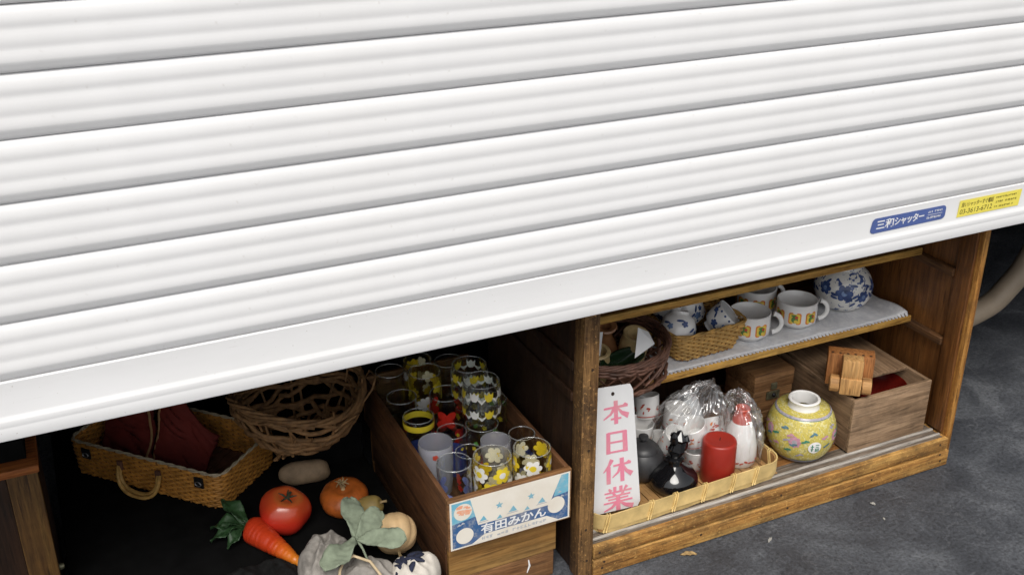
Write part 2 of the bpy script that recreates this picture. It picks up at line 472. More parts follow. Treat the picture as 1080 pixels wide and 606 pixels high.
plain('porcelain', (.80, .79, .77), .18, .03, 10, Coat__Weight=.3)
plain('porcelain_grey', (.62, .64, .65), .2, .08, 20)
plain('cobalt', (.045, .08, .21), .25, .4, 60)
plain('cobalt_pale', (.16, .24, .42), .25, .4, 80)
plain('cup_orange', (.72, .23, .05), .3, .2, 80)
plain('cup_green', (.10, .22, .06), .3, .25, 80)
plain('cup_yellow', (.75, .55, .08), .3, .2, 80)
plain('iron_red', (.50, .07, .04), .3, .2, 60)
plain('frit_yellow', (.80, .62, .04), .35, .1)
plain('frit_white', (.82, .81, .76), .35, .05)
plain('frit_red', (.72, .035, .02), .3, .1)
plain('frit_blue', (.06, .09, .36), .35, .15)
plain('frit_violet', (.22, .25, .55), .35, .15)
plain('frit_green', (.10, .30, .06), .35, .15)
thin_glass('glass_clear')
thin_glass('glass_frost', haze=(.62, .61, .68), haze_f=.36, rough=.25)
thin_glass('glass_warm', tint=(.97, .96, .90))
thin_glass('plastic_film', tint=(.995, .995, .995), rough=.15, ior=2.1, haze=(.85, .85, .85), haze_f=.025)

def m_floral(name, base, c1, c2, scale, th=.5, c3=None, vine=None):
    t = NT(name)
    v = t.coord((1, 1, 1), rnd=False)
    n1 = t.noise(v, scale, 3, .5, 1.4)
    c = t.mix(t.ramp(n1, [(th, (0,) * 3), (th + .02, (1,) * 3)]), base, c1)
    n2 = t.noise(t.coord((1, 1, 1), rnd=False, loc=(3, 1, 2)), scale * 1.6, 3, .5, 1.0)
    c = t.mix(t.ramp(n2, [(th + .1, (0,) * 3), (th + .12, (1,) * 3)]), c, c2)
    if vine:
        n3 = t.noise(v, scale * 1.1, 2, .5, 2.5)
        c = t.mix(t.ramp(n3, [(.47, (0,) * 3), (.49, (.8,) * 3), (.51, (.8,) * 3), (.53, (0,) * 3)]), c, vine)
    t.princ(c, .17, Coat__Weight=.4)
m_floral('blue_white_glaze', (.74, .73, .69), (.06, .10, .25), (.17, .22, .38), 48, .575)
m_floral('yellow_glaze', (.58, .48, .10), (.66, .60, .26), (.33, .34, .17), 105, .54, vine=(.27, .23, .08))
plain('glaze_grey_mauve', (.36, .33, .37), .25, .25, 140)
plain('glaze_teal', (.10, .20, .24), .25, .3, 90)
plain('glaze_rose', (.50, .26, .33), .25, .2, 90)
plain('glaze_green', (.06, .22, .14), .25, .2, 90)
plain('black_clay', (.035, .035, .037), .42, .2, 60, bump=.15)
plain('black_glass', (.006, .006, .007), .06, .1, Specular__IOR__Level=.8)
plain('candle_red', (.30, .022, .012), .38, .08, 30, Subsurface__Weight=.12)
plain('brown_glaze', (.32, .15, .065), .25, .3, 40)
plain('mustard_glaze', (.58, .43, .21), .3, .25, 50)
plain('green_dark_glaze', (.012, .03, .012), .2, .3, 40)
plain('red_lacquer', (.12, .008, .005), .25, .15, 30)
plain('red_cloth', (.13, .011, .006), .85, .2, 25, bump=.4, bdist=.003)
plain('tan_piping', (.30, .17, .07), .7, .15)

plain('wicker_honey', (.46, .27, .08), .5, .45, 55, Specular__IOR__Level=.4)
plain('wicker_trunk', (.42, .19, .036), .5, .4, 45, Specular__IOR__Level=.4)
plain('wicker_shade', (.26, .115, .026), .55, .4, 50)
plain('wicker_dark', (.13, .062, .040), .55, .5, 40)
plain('twig_bark', (.20, .105, .040), .75, .5, 60, bump=.5)
plain('bamboo_strip', (.62, .45, .19), .42, .25, 22)
plain('bamboo_inner', (.36, .20, .075), .6, .3, 25)
plain('bamboo_tie', (.62, .44, .17), .45, .15, 40)
plain('rim_grey', (.38, .32, .22), .8, .2, 90)
plain('latch_metal', (.03, .03, .032), .35, .3, 50, Metallic=.7)
plain('latch_brass', (.20, .19, .12), .45, .5, 80, Metallic=.7)

def m_grad(name, stops, axis=2, lo=-1, hi=1, rough=.4, nscale=20, var=.1, bump=.0, **kw):
    t = NT(name)
    tc = t.n('TexCoord'); sx = t.n('SeparateXYZ'); t.link(tc.outputs['Object'], sx.inputs[0])
    mr = t.n('MapRange'); t.link(sx.outputs[axis], mr.inputs['Value']); mr.inputs['From Min'].default_value = lo; mr.inputs['From Max'].default_value = hi
    nz = t.noise(t.coord((1, 1, 1)), nscale, 5, .6)
    ad = t.n('Math', _operation='MULTIPLY_ADD'); t.link(nz, ad.inputs[0]); ad.inputs[1].default_value = var * 2; t.link(mr.outputs[0], ad.inputs[2])
    sb = t.n('Math', _operation='SUBTRACT'); t.link(ad.outputs[0], sb.inputs[0]); sb.inputs[1].default_value = var
    c = t.ramp(sb.outputs[0], stops)
    t.princ(c, rough, t.bump(nz, bump, .002) if bump else None, **kw)
m_grad('tomato_skin', [(0, (.50, .020, .014)), (.62, (.50, .030, .014)), (.90, (.48, .07, .02)), (1, (.34, .14, .03))], 2, -.045, .045, .22, 12, .12, Specular__IOR__Level=.6)
m_grad('carrot_skin', [(0, (.60, .22, .02)), (.28, (.60, .12, .012)), (.5, (.52, .045, .01)), (1, (.48, .035, .01))], 2, 0, .15, .32, 40, .06)
plain('pumpkin_skin', (.38, .095, .016), .4, .4, 40, bump=.15)
plain('potato_skin', (.27, .19, .115), .75, .25, 45, bump=.4)
plain('gourd_skin', (.58, .40, .21), .6, .18, 35, bump=.2)
plain('olive_skin', (.28, .20, .06), .6, .25, 35)
plain('dry_stem', (.33, .24, .12), .85, .3, 60)
plain('stem_dark', (.03, .035, .015), .7, .3, 60)
plain('leaf_deep', (.025, .065, .022), .5, .35, 45, bump=.3)
plain('sage_felt', (.22, .26, .185), .95, .18, 60, bump=.6, bdist=.0015)
plain('grey_cloth', (.27, .25, .225), .95, .38, 38, bump=.6, bdist=.002)
plain('cloth_navy', (.012, .016, .04), .85, .3, 60, bump=.4)
plain('cloth_white', (.56, .52, .46), .9, .1, 50, bump=.4)
plain('cord_beige', (.55, .43, .27), .8, .15, 80)
plain('black_cloth', (.012, .012, .012), .95, .4, 50, bump=.8, bdist=.004, Specular__IOR__Level=.1)
plain('black_felt', (.006, .006, .006), .95, .3, 20, Specular__IOR__Level=.05)
plain('hose_skin', (.29, .23, .165), .55, .12, 14)

# ------------------------------------------------------------------ setting
g = MB(); S = 400
def gpt(i, j): return None
g.add([(-S, -S, 0), (S, -S, 0), (S, S, 0), (-S, S, 0)], [(0, 1, 2, 3)])
o = obj('ground', g, 'worn_asphalt'); o['kind'] = 'structure'
# inside of the shop: walls and ceiling that keep the daylight out
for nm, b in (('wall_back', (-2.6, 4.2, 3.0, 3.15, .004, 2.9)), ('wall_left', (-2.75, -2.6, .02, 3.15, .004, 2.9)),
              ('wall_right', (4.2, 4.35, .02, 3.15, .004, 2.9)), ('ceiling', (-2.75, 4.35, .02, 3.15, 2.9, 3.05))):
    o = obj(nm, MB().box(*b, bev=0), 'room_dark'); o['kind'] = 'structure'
for nm, lab, b in (('facade_wall', 'grey rendered wall left of the shutter', (-2.75, -1.70, -.06, .019, .004, 3.05)),
                   ('facade_wall', 'grey rendered wall right of the shutter', (3.50, 4.35, -.06, .019, .004, 3.05)),
                   ('facade_wall', 'grey rendered wall above the shutter', (-1.699, 3.499, -.06, .019, 2.30, 3.05))):
    tag(obj(nm, MB().box(*b, bev=.004), 'stucco'), lab, 'wall')

# ------------------------------------------------------------------ roller shutter
sh = thing('roller_shutter', 'white ribbed metal roller shutter pulled half way down over the shop', 'shutter', (.9, 0, .62))
PROF = [(0.0, .0016), (.010, -.0014), (.05, -.0034), (.12, -.0053), (.20, -.0063), (.26, -.0064), (.30, -.0060), (.335, -.0058), (.37, -.0060), (.42, -.0068), (.49, -.0075),
        (.55, -.0076), (.595, -.0073), (.63, -.0071), (.665, -.0073), (.71, -.0080), (.77, -.0084), (.815, -.0084), (.840, -.0081), (.875, -.0071), (.93, -.0055), (.976, -.0042), (.985, -.0034), (.990, .0018), (1.0, .0026)]
X0, X1 = -1.64, 3.44; PITCH = .08; ZB = .7055
slat = MB(); nx = 60
for i in range(nx + 1):
    x = X0 + (X1 - X0) * i / nx - .9
    for t, y in PROF: slat.v.append((x, y, -t * PITCH))
m_ = len(PROF)
for i in range(nx):
    for j in range(m_ - 1): slat.f.append((i * m_ + j, i * m_ + j + 1, (i + 1) * m_ + j + 1, (i + 1) * m_ + j)); slat.mi.append(0)
first = None
for k in range(20):
    zt = ZB + PITCH * (k + 1)
    if first is None:
        so = obj('slat', slat, 'shutter_paint', sh, smooth=48); first = so
    else:
        so = first.copy(); COL.objects.link(so); so.parent = sh
    so.location = (0, (random.uniform(-.0006, .0006)), zt - .62); so.rotation_euler = (R_(random.uniform(-.7, .7)), 0, R_(random.uniform(-.012, .012)))
# joint strip behind each seam so that the gap reads dark and no light leaks
jn = MB()
for k in range(21): jn.box(X0, X1, .0042, .007, ZB + PITCH * k - .006, ZB + PITCH * k + .006, bev=0)
obj('seam_strip', jn, 'shutter_joint', sh, world=True)
BP = [(.7050, .002), (.7050, -.0060), (.7035, -.0072), (.6560, -.0078), (.6535, -.0084), (.6490, -.0108), (.6470, -.0113), (.6400, -.0114), (.6385, -.0111), (.6375, -.0114), (.6215, -.0116), (.6195, -.0110), (.6190, -.009), (.6190, .010), (.6215, .012), (.7040, .012)]
bar = MB()
for i in range(nx + 1):
    x = X0 + (X1 - X0) * i / nx
    for z, y in BP: bar.v.append((x, y, z))
m_ = len(BP)
for i in range(nx):
    for j in range(m_ - 1): bar.f.append((i * m_ + j, i * m_ + j + 1, (i + 1) * m_ + j + 1, (i + 1) * m_ + j)); bar.mi.append(0)
obj('bottom_bar', bar, 'bar_paint', sh, smooth=35, world=True)
for x0 in (-1.697, 3.441):
    gr = MB().box(x0, x0 + .056, -.035, -.018, .004, 2.299).box(x0, x0 + .056, .016, .0185, .004, 2.299, bev=.0005)
    obj('guide_rail', gr, 'steel', sh, world=True)
# stickers on the bar
def tiny_lines(S_, mb, u0, u1, v0, v1, mi, n, seed):
    rr = random.Random(seed); w = (u1 - u0) / n
    for i in range(n):
        if rr.random() < .1: continue
        a = u0 + i * w
        for _ in range(3):
            if rr.random() < .55:
                y = v0 + rr.random() * (v1 - v0) * .8; S_.poly(mb, [(a, y), (a + w * .8, y), (a + w * .8, y + (v1 - v0) * .2), (a, y + (v1 - v0) * .2)], mi)
            else:
                x = a + rr.random() * w * .6; S_.poly(mb, [(x, v0), (x + w * .22, v0), (x + w * .22, v1), (x, v1)], mi)
            S_.k += .05
W, H = .162, .0315
S_ = Sheet((1.3765, -.0082, .6625), (1.15, 0, 0), (0, -.0168, 1.02), .00018); S_.k = 2
st = MB(); ch = .010
pts = []
for cx, cy, a0 in ((W - ch, H - ch, 0), (ch, H - ch, 90), (ch * .8, ch * .8, 180), (W - ch, ch, 270)):
    for k in range(6): a = R_(a0 + k * 18); pts.append((cx + ch * .8 * math.cos(a), cy + ch * .8 * math.sin(a)))
S_.poly(st, pts)
sb = obj('maker_sticker', st, 'sticker_blue', sh, world=True, label='blue maker sticker with white lettering')
S_.next(); tx = MB()
v_, f_ = text_mesh('三和', 1, .018); S_.glyphs(tx, (fit(v_, .012, .048, .0065, .0250), f_))
v_, f_ = text_mesh('シャッター', 1, .022, .82); S_.glyphs(tx, (fit(v_, .050, .113, .0080, .0245), f_))
tiny_lines(S_, tx, .121, .152, .0195, .0235, 0, 9, 3); tiny_lines(S_, tx, .119, .150, .0080, .0125, 0, 10, 4)
S_.poly(tx, [(.120, .0155), (.152, .0155), (.152, .0163), (.120, .0163)])
obj('lettering', tx, 'paper_white', sb, world=True)
W, H = .145, .040
S_ = Sheet((1.592, -.0082, .6605), (1.13, 0, 0), (.06, -.0168, .86), .00018); S_.k = 2
st = MB(); S_.poly(st, [(0, 0), (W, 0), (W, H), (0, H)])
sy = obj('phone_sticker', st, 'sticker_yellow', sh, world=True, label='yellow sticker with a telephone number')
S_.next(); tx = MB()
v_, f_ = text_mesh('良いシャッターすぐ電話', 1, .02, .9); S_.glyphs(tx, (fit(v_, .006, .080, .0225, .0345), f_))
v_, f_ = text_mesh('03-3613-6712', 1, .008); S_.glyphs(tx, (fit(v_, .005, .080, .0060, .0180), f_))
tiny_lines(S_, tx, .085, .138, .029, .033, 0, 13, 5); tiny_lines(S_, tx, .086, .136, .018, .0225, 0, 11, 6); tiny_lines(S_, tx, .085, .130, .007, .011, 0, 12, 8)
obj('lettering', tx, 'ink_olive', sy, world=True)

# ------------------------------------------------------------------ cabinet
CX = (1.30, .28, 0)
cb = thing('display_cabinet', 'open wooden display cabinet with two shelves standing on the asphalt', 'cabinet', CX)
def cpart(name, mat, *boxes, parent=cb, bev=.0022):
    b = MB()
    for q in boxes: b.box(*q, bev=bev)
    return obj(name, b, mat, parent, world=True, smooth=35)
LX = .817
cpart('post', 'cabinet_post', (LX, .8485, .0600, .098, .002, 1.0))
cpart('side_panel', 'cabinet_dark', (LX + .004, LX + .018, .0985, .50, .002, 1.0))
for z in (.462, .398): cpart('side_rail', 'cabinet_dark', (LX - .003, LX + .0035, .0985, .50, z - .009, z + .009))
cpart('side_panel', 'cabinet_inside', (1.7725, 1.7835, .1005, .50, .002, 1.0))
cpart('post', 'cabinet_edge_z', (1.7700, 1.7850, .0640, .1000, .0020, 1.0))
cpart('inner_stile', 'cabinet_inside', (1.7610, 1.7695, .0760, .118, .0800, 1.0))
for z in (.4700, .3030):
    for xa in (1.7560, .8355): cpart('cleat', 'cleat', (xa, xa + .0125 + (.0035 if xa > 1 else 0), .1185, .478, z - .018, z))
for z, nm in ((.4715, 'upper'), (.3045, 'lower')):
    so = cpart('shelf', 'cabinet_shelf', (.8490, 1.7555, .2175, .479, z, z + .0145))
    cpart('edge_strip', 'shelf_edge', (.8490, 1.7720 - .016, .2100, .2172, z - .001, z + .0150), parent=so)
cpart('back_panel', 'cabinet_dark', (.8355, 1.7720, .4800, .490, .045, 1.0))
cpart('top_board', 'cabinet_shelf', (LX - .01, 1.795, .062, .505, 1.001, 1.02))
bt = cpart('bottom_board', 'cabinet_shelf', (.8490, 1.7595, .1290, .4785, .058, .0755))
sl = cpart('sill', 'cabinet_front', (.8490, 1.7690, .0570, .1285, .0450, .0740))
for y in (.0740, .0960): cpart('sliding_rail', 'sill_rail', (.8495, 1.7590, y, y + .0065, .0742, .0790), parent=sl, bev=.001)
cpart('sill_track', 'sill_track', (.8495, 1.7590, .0670, .1280, .0741, .0746), parent=sl, bev=0)
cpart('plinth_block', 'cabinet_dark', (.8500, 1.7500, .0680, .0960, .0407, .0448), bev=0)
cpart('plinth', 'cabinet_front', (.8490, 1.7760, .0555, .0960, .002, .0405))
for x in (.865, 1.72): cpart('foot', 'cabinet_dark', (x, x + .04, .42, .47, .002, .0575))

nail = MB().lathe([(0, -.0009), (.0018, -.0008), (.0026, -.0003), (.0028, .0004)], 10, Matrix.Rotation(PI / 2, 4, 'X'))
nail.v = [(x, y, z) for x, y, z in nail.v]
first_nail = None
for x, y, z in ((.868, .0553, .020), (.872, .0553, .034), (1.10, .0553, .024), (1.32, .0553, .022), (1.55, .0553, .026), (1.752, .0553, .018), (1.748, .0553, .036), (.862, .0568, .058), (1.30, .0568, .060), (1.745, .0568, .062), (.832, .0598, .30), (.835, .0598, .47), (.831, .0598, .12), (.835, .0598, .045)):
    if first_nail is None: no = first_nail = obj('nail', nail, 'nail_rust', cb)
    else: no = first_nail.copy(); COL.objects.link(no); no.parent = cb
    no.location = (x - CX[0], y - CX[1] - .0001, z)

# lace sheet on the lower shelf
ZS = .3045 + .0145
dl = MB(); nu, nv = 150, 26
def lace(u, v):
    x = 1.005 + u * .742; y = .2185 + v * .155 + .006 * math.sin(u * 5) * v
    z = ZS + .0016 + max(0, noise.noise(Vector((x * 9, y * 9, 1)))) * .0042 + .0006 * noise.noise(Vector((x * 40, y * 40, 0)))
    if u > .96: z += (u - .96) / .04 * .010 * (.6 + .4 * math.sin(v * 7))
    if v < .03: z -= .0006
    return Vector((x, y - (.0018 if v == 0 else 0), z))
dl.grid(lace, nu, nv)
lc = obj('lace_cloth', dl, 'lace_cotton', None, smooth=True)
sm = lc.modifiers.new('thick', 'SOLIDIFY'); sm.thickness = .0008; sm.offset = 1
tag(lc, 'white lace-edged cotton cloth spread on the lower shelf under the mugs', 'cloth')
fr = MB()
for k in range(75):
    u = (k + .5) / 75; p = lace(u, 0); w = .742 / 75 * .5
    zz = ZS + .0012 - p.z
    q = [(-w, .001, .0004), (w, .001, .0004), (w * .62, -.0052, zz + .0006), (0, -.0078, zz + .0002), (-w * .62, -.0052, zz + .0006)]
    fr.add([p + Vector(e) for e in q] + [p + Vector((e[0], e[1], e[2] + .0008)) for e in q],
           [(4, 3, 2, 1, 0), (5, 6, 7, 8, 9), (0, 1, 6, 5), (1, 2, 7, 6), (2, 3, 8, 7), (3, 4, 9, 8), (4, 0, 5, 9)])
obj('lace_edge', fr, 'lace_cotton', lc, kind='stuff')
ZL = ZS + .0068      # things standing on the cloth

# ------------------------------------------------------------------ mugs
def cup_profile(r, h, th=.003, foot=.75, belly=1.0):
    out = [(r * foot * .96, 0), (r * foot, .003), (r * foot * 1.10, h * .06), (r * .985 * belly, h * .22), (r * belly, h * .5), (r * .985, h * .86), (r, h - .0012)]
    inn = [(r - th * .5, h), (r - th, h - .002), (r * belly - th, h * .5), (r * .93 * belly - th, h * .2), (r * .6, h * .1), (0.0, h * .085)]
    return out, inn
def make_mug(loc, rot, label):
    t = thing('mug', label, 'mug', loc, rot, 'fruit print mugs on the lace cloth')
    r, h = .0455, .060
    out, inn = cup_profile(r, h, .0038, .70)
    obj('cup', MB().lathe([(0, .001)] + out + inn, 48), 'porcelain', t, smooth=50)
    hp = []
    for k in range(13):
        a = R_(-78 + k * 156 / 12); hp.append((r * .965 + .003 + .026 * math.cos(a) ** .8 - .004, 0, h * .55 + .0225 * math.sin(a)))
    obj('handle', MB().tube(hp, [.0062] + [.0052] * 11 + [.0062], 10, flat=1.0), 'porcelain', t, smooth=True)
    for q in range(5):
        a = R_(-40 - 20) - q * R_(48)
        d = MB(); w = .0140
        sq = []
        for cx, cy, a0 in ((w - .005, w - .005, 0), (-w + .005, w - .005, 90), (-w + .005, -w + .005, 180), (w - .005, -w + .005, 270)):
            for k in range(4): b = R_(a0 + k * 30); sq.append((cx + .005 * math.cos(b), cy + .005 * math.sin(b)))
        zc = h * .50
        wrap(d, out, a, zc, sq, 0, .0005)
        wrap(d, out, a, zc, [(u * .80, v * .80) for u, v in sq], 1, .0008)
        wrap(d, out, a, zc - .002, [(u, v * 1.1) for u, v in circle(.0072)], 2, .0011)
        wrap(d, out, a + .06, zc - .006, circle(.0042), 1, .0014)
        wrap(d, out, a - .04, zc + .007, [(u * 1.3, v * .6) for u, v in circle(.0045)], 2, .0014)
        wrap(d, out, a + .08, zc + .004, circle(.0035), 3, .0014)
        obj('fruit_print', d, ['cup_orange', 'cup_yellow', 'cup_green', 'iron_red'], t, kind='stuff')
    return t
make_mug((1.350, .280, ZL), R_(-32), 'white mug with fruit prints, nearest the yellow wicker basket')
make_mug((1.482, .285, ZL), R_(-25), 'white mug with fruit prints beside the blue and white jar')
make_mug((1.440, .378, ZL), R_(-10), 'white mug with fruit prints half hidden behind the two front mugs')

# ------------------------------------------------------------------ jars
def jar_profile(R, H, neck, nh, foot):
    p = []
    for k in range(25):
        t = k / 24; z = t * H; a = math.acos(max(-1, min(1, 1 - 2 * (t * .86 + .085))))
        p.append((R * math.sin(a) ** .80, z))
    return p
jb = thing('lidded_jar', 'round blue and white porcelain jar at the right end of the lower shelf', 'jar', (1.640, .318, ZL))
pj = jar_profile(.066, .098, 0, 0, 0)
obj('body', MB().lathe([(0, .002)] + pj + [(.040, .0985), (.040, .104), (.037, .1055), (.034, .104), (.034, .096), (.05, .085), (.058, .05), (.03, .012), (0, .008)], 56), 'blue_white_glaze', jb, smooth=50)
d = MB()
for a, z, s in ((-2.25, .055, .020), (-1.55, .045, .015), (-2.95, .060, .015), (-.9, .06, .018), (.3, .05, .02), (1.5, .06, .02), (2.4, .045, .018)):
    wrap(d, pj, a, z, flower(6, s, .7), 0, .0006); wrap(d, pj, a, z, circle(s * .32), 1, .0010)
    for q in range(4): wrap(d, pj, a + random.uniform(-.5, .5), z + random.uniform(-.02, .02), [(u * .7, v * 1.8) for u, v in circle(.0045)], 0, .0014 + q * .0002, random.uniform(0, 3))
obj('flower_print', d, ['cobalt', 'cobalt_pale'], jb, kind='stuff')
yj = thing('ginger_jar', 'round yellow flowered porcelain jar with an open white neck beside the wooden box', 'jar', (1.424, .160, .0757))
H = .130; pj = jar_profile(.0755, H, 0, 0, 0)
pjb = [(r, z) for r, z in pj if z <= .117]
obj('body', MB().lathe([(0, .002)] + pjb + [(.030, .118), (.030, .105), (.06, .08), (.065, .05), (.03, .014), (0, .010)], 64), 'yellow_glaze', yj, smooth=50)
nk = [(.0345, .1165), (.0335, .120), (.0320, .124), (.0325, .131), (.0345, .1345), (.0335, .1365), (.0305, .1375), (.0280, .136), (.0272, .130), (.0272, .108)]
obj('neck', MB().lathe(nk, 48, close=True), 'porcelain', yj, smooth=50)
d = MB()
zr = [k / 30 * H for k in range(31)]
def ring(z0, z1, mi, eps):
    vs = []; n = 64
    import bisect
    def rad(z):
        for (r0, q0), (r1, q1) in zip(pj, pj[1:]):
            if q0 <= z <= q1: return r0 + (r1 - r0) * (z - q0) / (q1 - q0)
        return pj[0][0]
    L = 5
    for j in range(L + 1):
        z = z0 + (z1 - z0) * j / L
        for k in range(n): a = 2 * PI * k / n; vs.append((math.cos(a) * (rad(z) + eps), math.sin(a) * (rad(z) + eps), z))
    d.add(vs, [(j * n + k, j * n + (k + 1) % n, (j + 1) * n + (k + 1) % n, (j + 1) * n + k) for j in range(L) for k in range(n)], mi)
ring(.003, .0125, 0, .0005); ring(.1130, .1168, 0, .0005); ring(.0128, .0145, 1, .0006); ring(.1117, .1128, 1, .0006)
AC = -2.31
for a, z, s, mi in ((AC - .12, .066, .014, 2), (AC - 1.0, .075, .012, 2), (AC + 1.25, .07, .014, 2), (AC + 2.4, .066, .014, 2), (AC - 2.2, .07, .014, 2)):
    wrap(d, pj, a, z, flower(8, s, .78), mi, .0006); wrap(d, pj, a, z, circle(s * .4), 0, .0010)
rr = random.Random(4)
for q in range(52):
    a = AC - 1.6 + q * .125 + rr.uniform(-.1, .1); z = .03 + ((q * 37) % 60) / 1000 + rr.uniform(0, .006)
    if abs(a - AC - .48) < .24 and abs(z - .055) < .026: continue
    for w in range(2):
        wrap(d, pj, a + w * .09, z + w * .003, [(u * 2.0, v * .85) for u, v in circle(.0029)], (1, 0, 3, 2)[q % 4], .0013 + w * .0003, rr.uniform(-.6, .6))
wrap(d, pj, AC + .46, .056, circle(.0145, 24), 4, .0017)
obj('glaze_painting', d, ['glaze_grey_mauve', 'glaze_teal', 'glaze_rose', 'glaze_green', 'porcelain'], yj, kind='stuff')
d = MB()
for (u0, u1, v0, v1) in ((-.007, -.0045, -.009, .008), (-.0095, -.002, .002, .0038), (-.0095, -.0025, -.004, -.0022), (.001, .009, .006, .008), (.0015, .0085, .0012, .003), (.001, .003, -.009, -.001), (.0075, .0095, -.009, -.001), (.001, .0095, -.0055, -.004), (.0044, .006, -.0095, -.0005), (.001, .0095, -.0095, -.008)):
    wrap(d, pj, AC + .46 + (u0 + u1) / 2 / .0745, .056 + (v0 + v1) / 2, [(-(u1 - u0) / 2, -(v1 - v0) / 2), ((u1 - u0) / 2, -(v1 - v0) / 2), ((u1 - u0) / 2, (v1 - v0) / 2), (-(u1 - u0) / 2, (v1 - v0) / 2)], 0, .0022)
obj('painted_character', d, 'glaze_green', yj, kind='stuff')

# ------------------------------------------------------------------ baskets on the lower shelf
yb = thing('wicker_basket', 'small honey yellow rectangular wicker basket holding cups on the lower shelf', 'basket', (1.216, .300, ZL - .002), R_(3))
fl = lambda t: .80 + .20 * t
pa = rrect(.188, .150, .03, 88)
obj('weave', weave(MB(), pa, .004, .062, 11, fl, .0031, .0026, 5), 'wicker_honey', yb, smooth=True, kind='stuff')
obj('uprights', uprights(MB(), pa, .002, .066, fl, .0022), 'wicker_shade', yb, kind='stuff')
rm = MB(); m = len(pa)
for ph in (0, PI):
    rm.tube([Vector((p.x, p.y, .0665)) + n * .0022 * math.cos(k * .62 + ph) + Vector((0, 0, .0022 * math.sin(k * .62 + ph))) for k, (p, n) in enumerate(pa)], .0024, 6, closed=True)
obj('rim', rm, 'wicker_honey', yb, smooth=True)
bs = MB()
for k in range(26):
    x = -.068 + k * .0054; bs.tube([(x, -.055, .0035 + .001 * (k % 2)), (x, .055, .0035 + .001 * (k % 2))], .0027, 5)
obj('base', bs, 'wicker_dark', yb, kind='stuff')
def small_cup(loc, rot, label, kind, r=.034, h=.052, inner='porcelain', body='porcelain'):
    t = thing('teacup', label, 'cup', loc, 0, 'cups in the yellow basket', rot)
    out, inn = cup_profile(r, h, .0026, .58)
    out = [(r * .50, 0), (r * .50, .006), (r * .53, .0075), (r * .80, h * .25), (r * .95, h * .55), (r, h - .001)]
    inn = [(r - .0012, h), (r - .0028, h - .002), (r * .9 - .0026, h * .5), (r * .7, h * .2), (0, h * .15)]
    obj('bowl', MB().lathe([(0, .003), (r * .42, .003), (r * .42, 0)] + out, 36), body, t, smooth=50)
    obj('inside', MB().lathe([(r - .0002, h - .0009)] + inn, 36), inner, t, smooth=50)
    d = MB(); rr = random.Random(kind)
    for q in range(9):
        a = q * 2 * PI / 9 + rr.uniform(-.2, .2); z = h * rr.uniform(.35, .8)
        wrap(d, out, a, z, flower(5, rr.uniform(.006, .010), .6), rr.randint(0, 1), .0005 + q * .00005, rr.uniform(0, 2))
        wrap(d, out, a + .3, z - .006, [(u * 2, v * .6) for u, v in circle(.004)], 0, .0009, rr.uniform(-1, 1))
    for q in range(16): wrap(d, out, q * 2 * PI / 16, h * .9, circle(.0026, 8), 0, .0005)
    obj('blue_print', d, ['cobalt', 'cobalt_pale'], t, kind='stuff')
    return t
small_cup((1.172, .286, ZL + .094), (R_(172), R_(18), .3), 'upturned white cup with blue print at the front of the yellow basket', 1, .040, .060)
small_cup((1.248, .286, ZL + .036), (R_(38), R_(32), .4), 'grey white cup lying tilted with its mouth open in the yellow basket', 2, .034, .058, 'porcelain_grey')
small_cup((1.216, .348, ZL + .096), (R_(160), R_(-14), 1.2), 'blue flowered cup turned over at the back of the yellow basket', 3, .038, .060)
small_cup((1.162, .368, ZL + .108), (R_(150), R_(-35), .2), 'white cup with pale blue flowers leaning against the back of the yellow basket', 4, .042, .056)

db = thing('wicker_basket', 'dark brown round wicker basket half hidden by the left cabinet post', 'basket', (.975, .264, ZS + .0005))
fl2 = lambda t: .74 + .26 * math.sin(t * PI / 2)
pc = [(Vector((.129 * math.cos(2 * PI * k / 60), .129 * math.sin(2 * PI * k / 60), 0)), Vector((math.cos(2 * PI * k / 60), math.sin(2 * PI * k / 60), 0))) for k in range(60)]
wv = weave(MB(), pc, .004, .030, 6, fl2, .0032, .0030, 5, wob=.0008)
weave(wv, pc, .066, .086, 5, lambda t: fl2(.75 + .25 * t), .0036, .003, 5, wob=.001)
obj('weave', wv, 'wicker_dark', db, smooth=True, kind='stuff')
lt = MB()
for s in (-1, 1):
    for k in range(20):
        a0 = 2 * PI * k / 20
        lt.tube([Vector(((.129 * fl2(.3 + .5 * j / 5) + .003 * s) * math.cos(a0 + s * .34 * j / 5), (.129 * fl2(.3 + .5 * j / 5) + .003 * s) * math.sin(a0 + s * .34 * j / 5), .026 + .044 * j / 5)) for j in range(6)], .0048, 5, flat=.45, up=None)
obj('lattice', lt, 'wicker_dark', db, kind='stuff', smooth=True)
rm = MB()
for q in range(5):
    ph = q * 1.26
    rm.tube([Vector(((.130 + .004 * math.cos(k * .45 + ph)) * math.cos(2 * PI * k / 90), (.130 + .004 * math.cos(k * .45 + ph)) * math.sin(2 * PI * k / 90), .089 + .004 * math.sin(k * .45 + ph))) for k in range(90)], .0028, 5, closed=True)
obj('rim', rm, 'wicker_dark', db, smooth=True)
obj('base', MB().lathe([(0, .001), (.094, .001), (.095, .004), (0, .0045)], 40), 'wicker_dark', db)
ZD = ZS + .006
t = thing('sake_flask', 'brown glazed flask with a round mouth in the dark basket', 'flask', (.992, .300, ZD), 0, None, (R_(16), R_(-6), 0)); t.scale = (1.22, 1.22, 1.12)
obj('body', MB().lathe([(0, 0), (.024, 0), (.027, .01), (.026, .045), (.018, .066), (.0125, .080), (.0125, .088), (.018, .096), (.0195, .100), (.0175, .1025), (.010, .100), (.009, .085), (0, .084)], 32), 'brown_glaze', t, smooth=50)
t = thing('mustard_cup', 'mustard coloured small cup standing in the dark basket', 'cup', (1.036, .268, ZD), 0, None, (R_(14), R_(4), 0)); t.scale = (1.22, 1.22, 1.12)
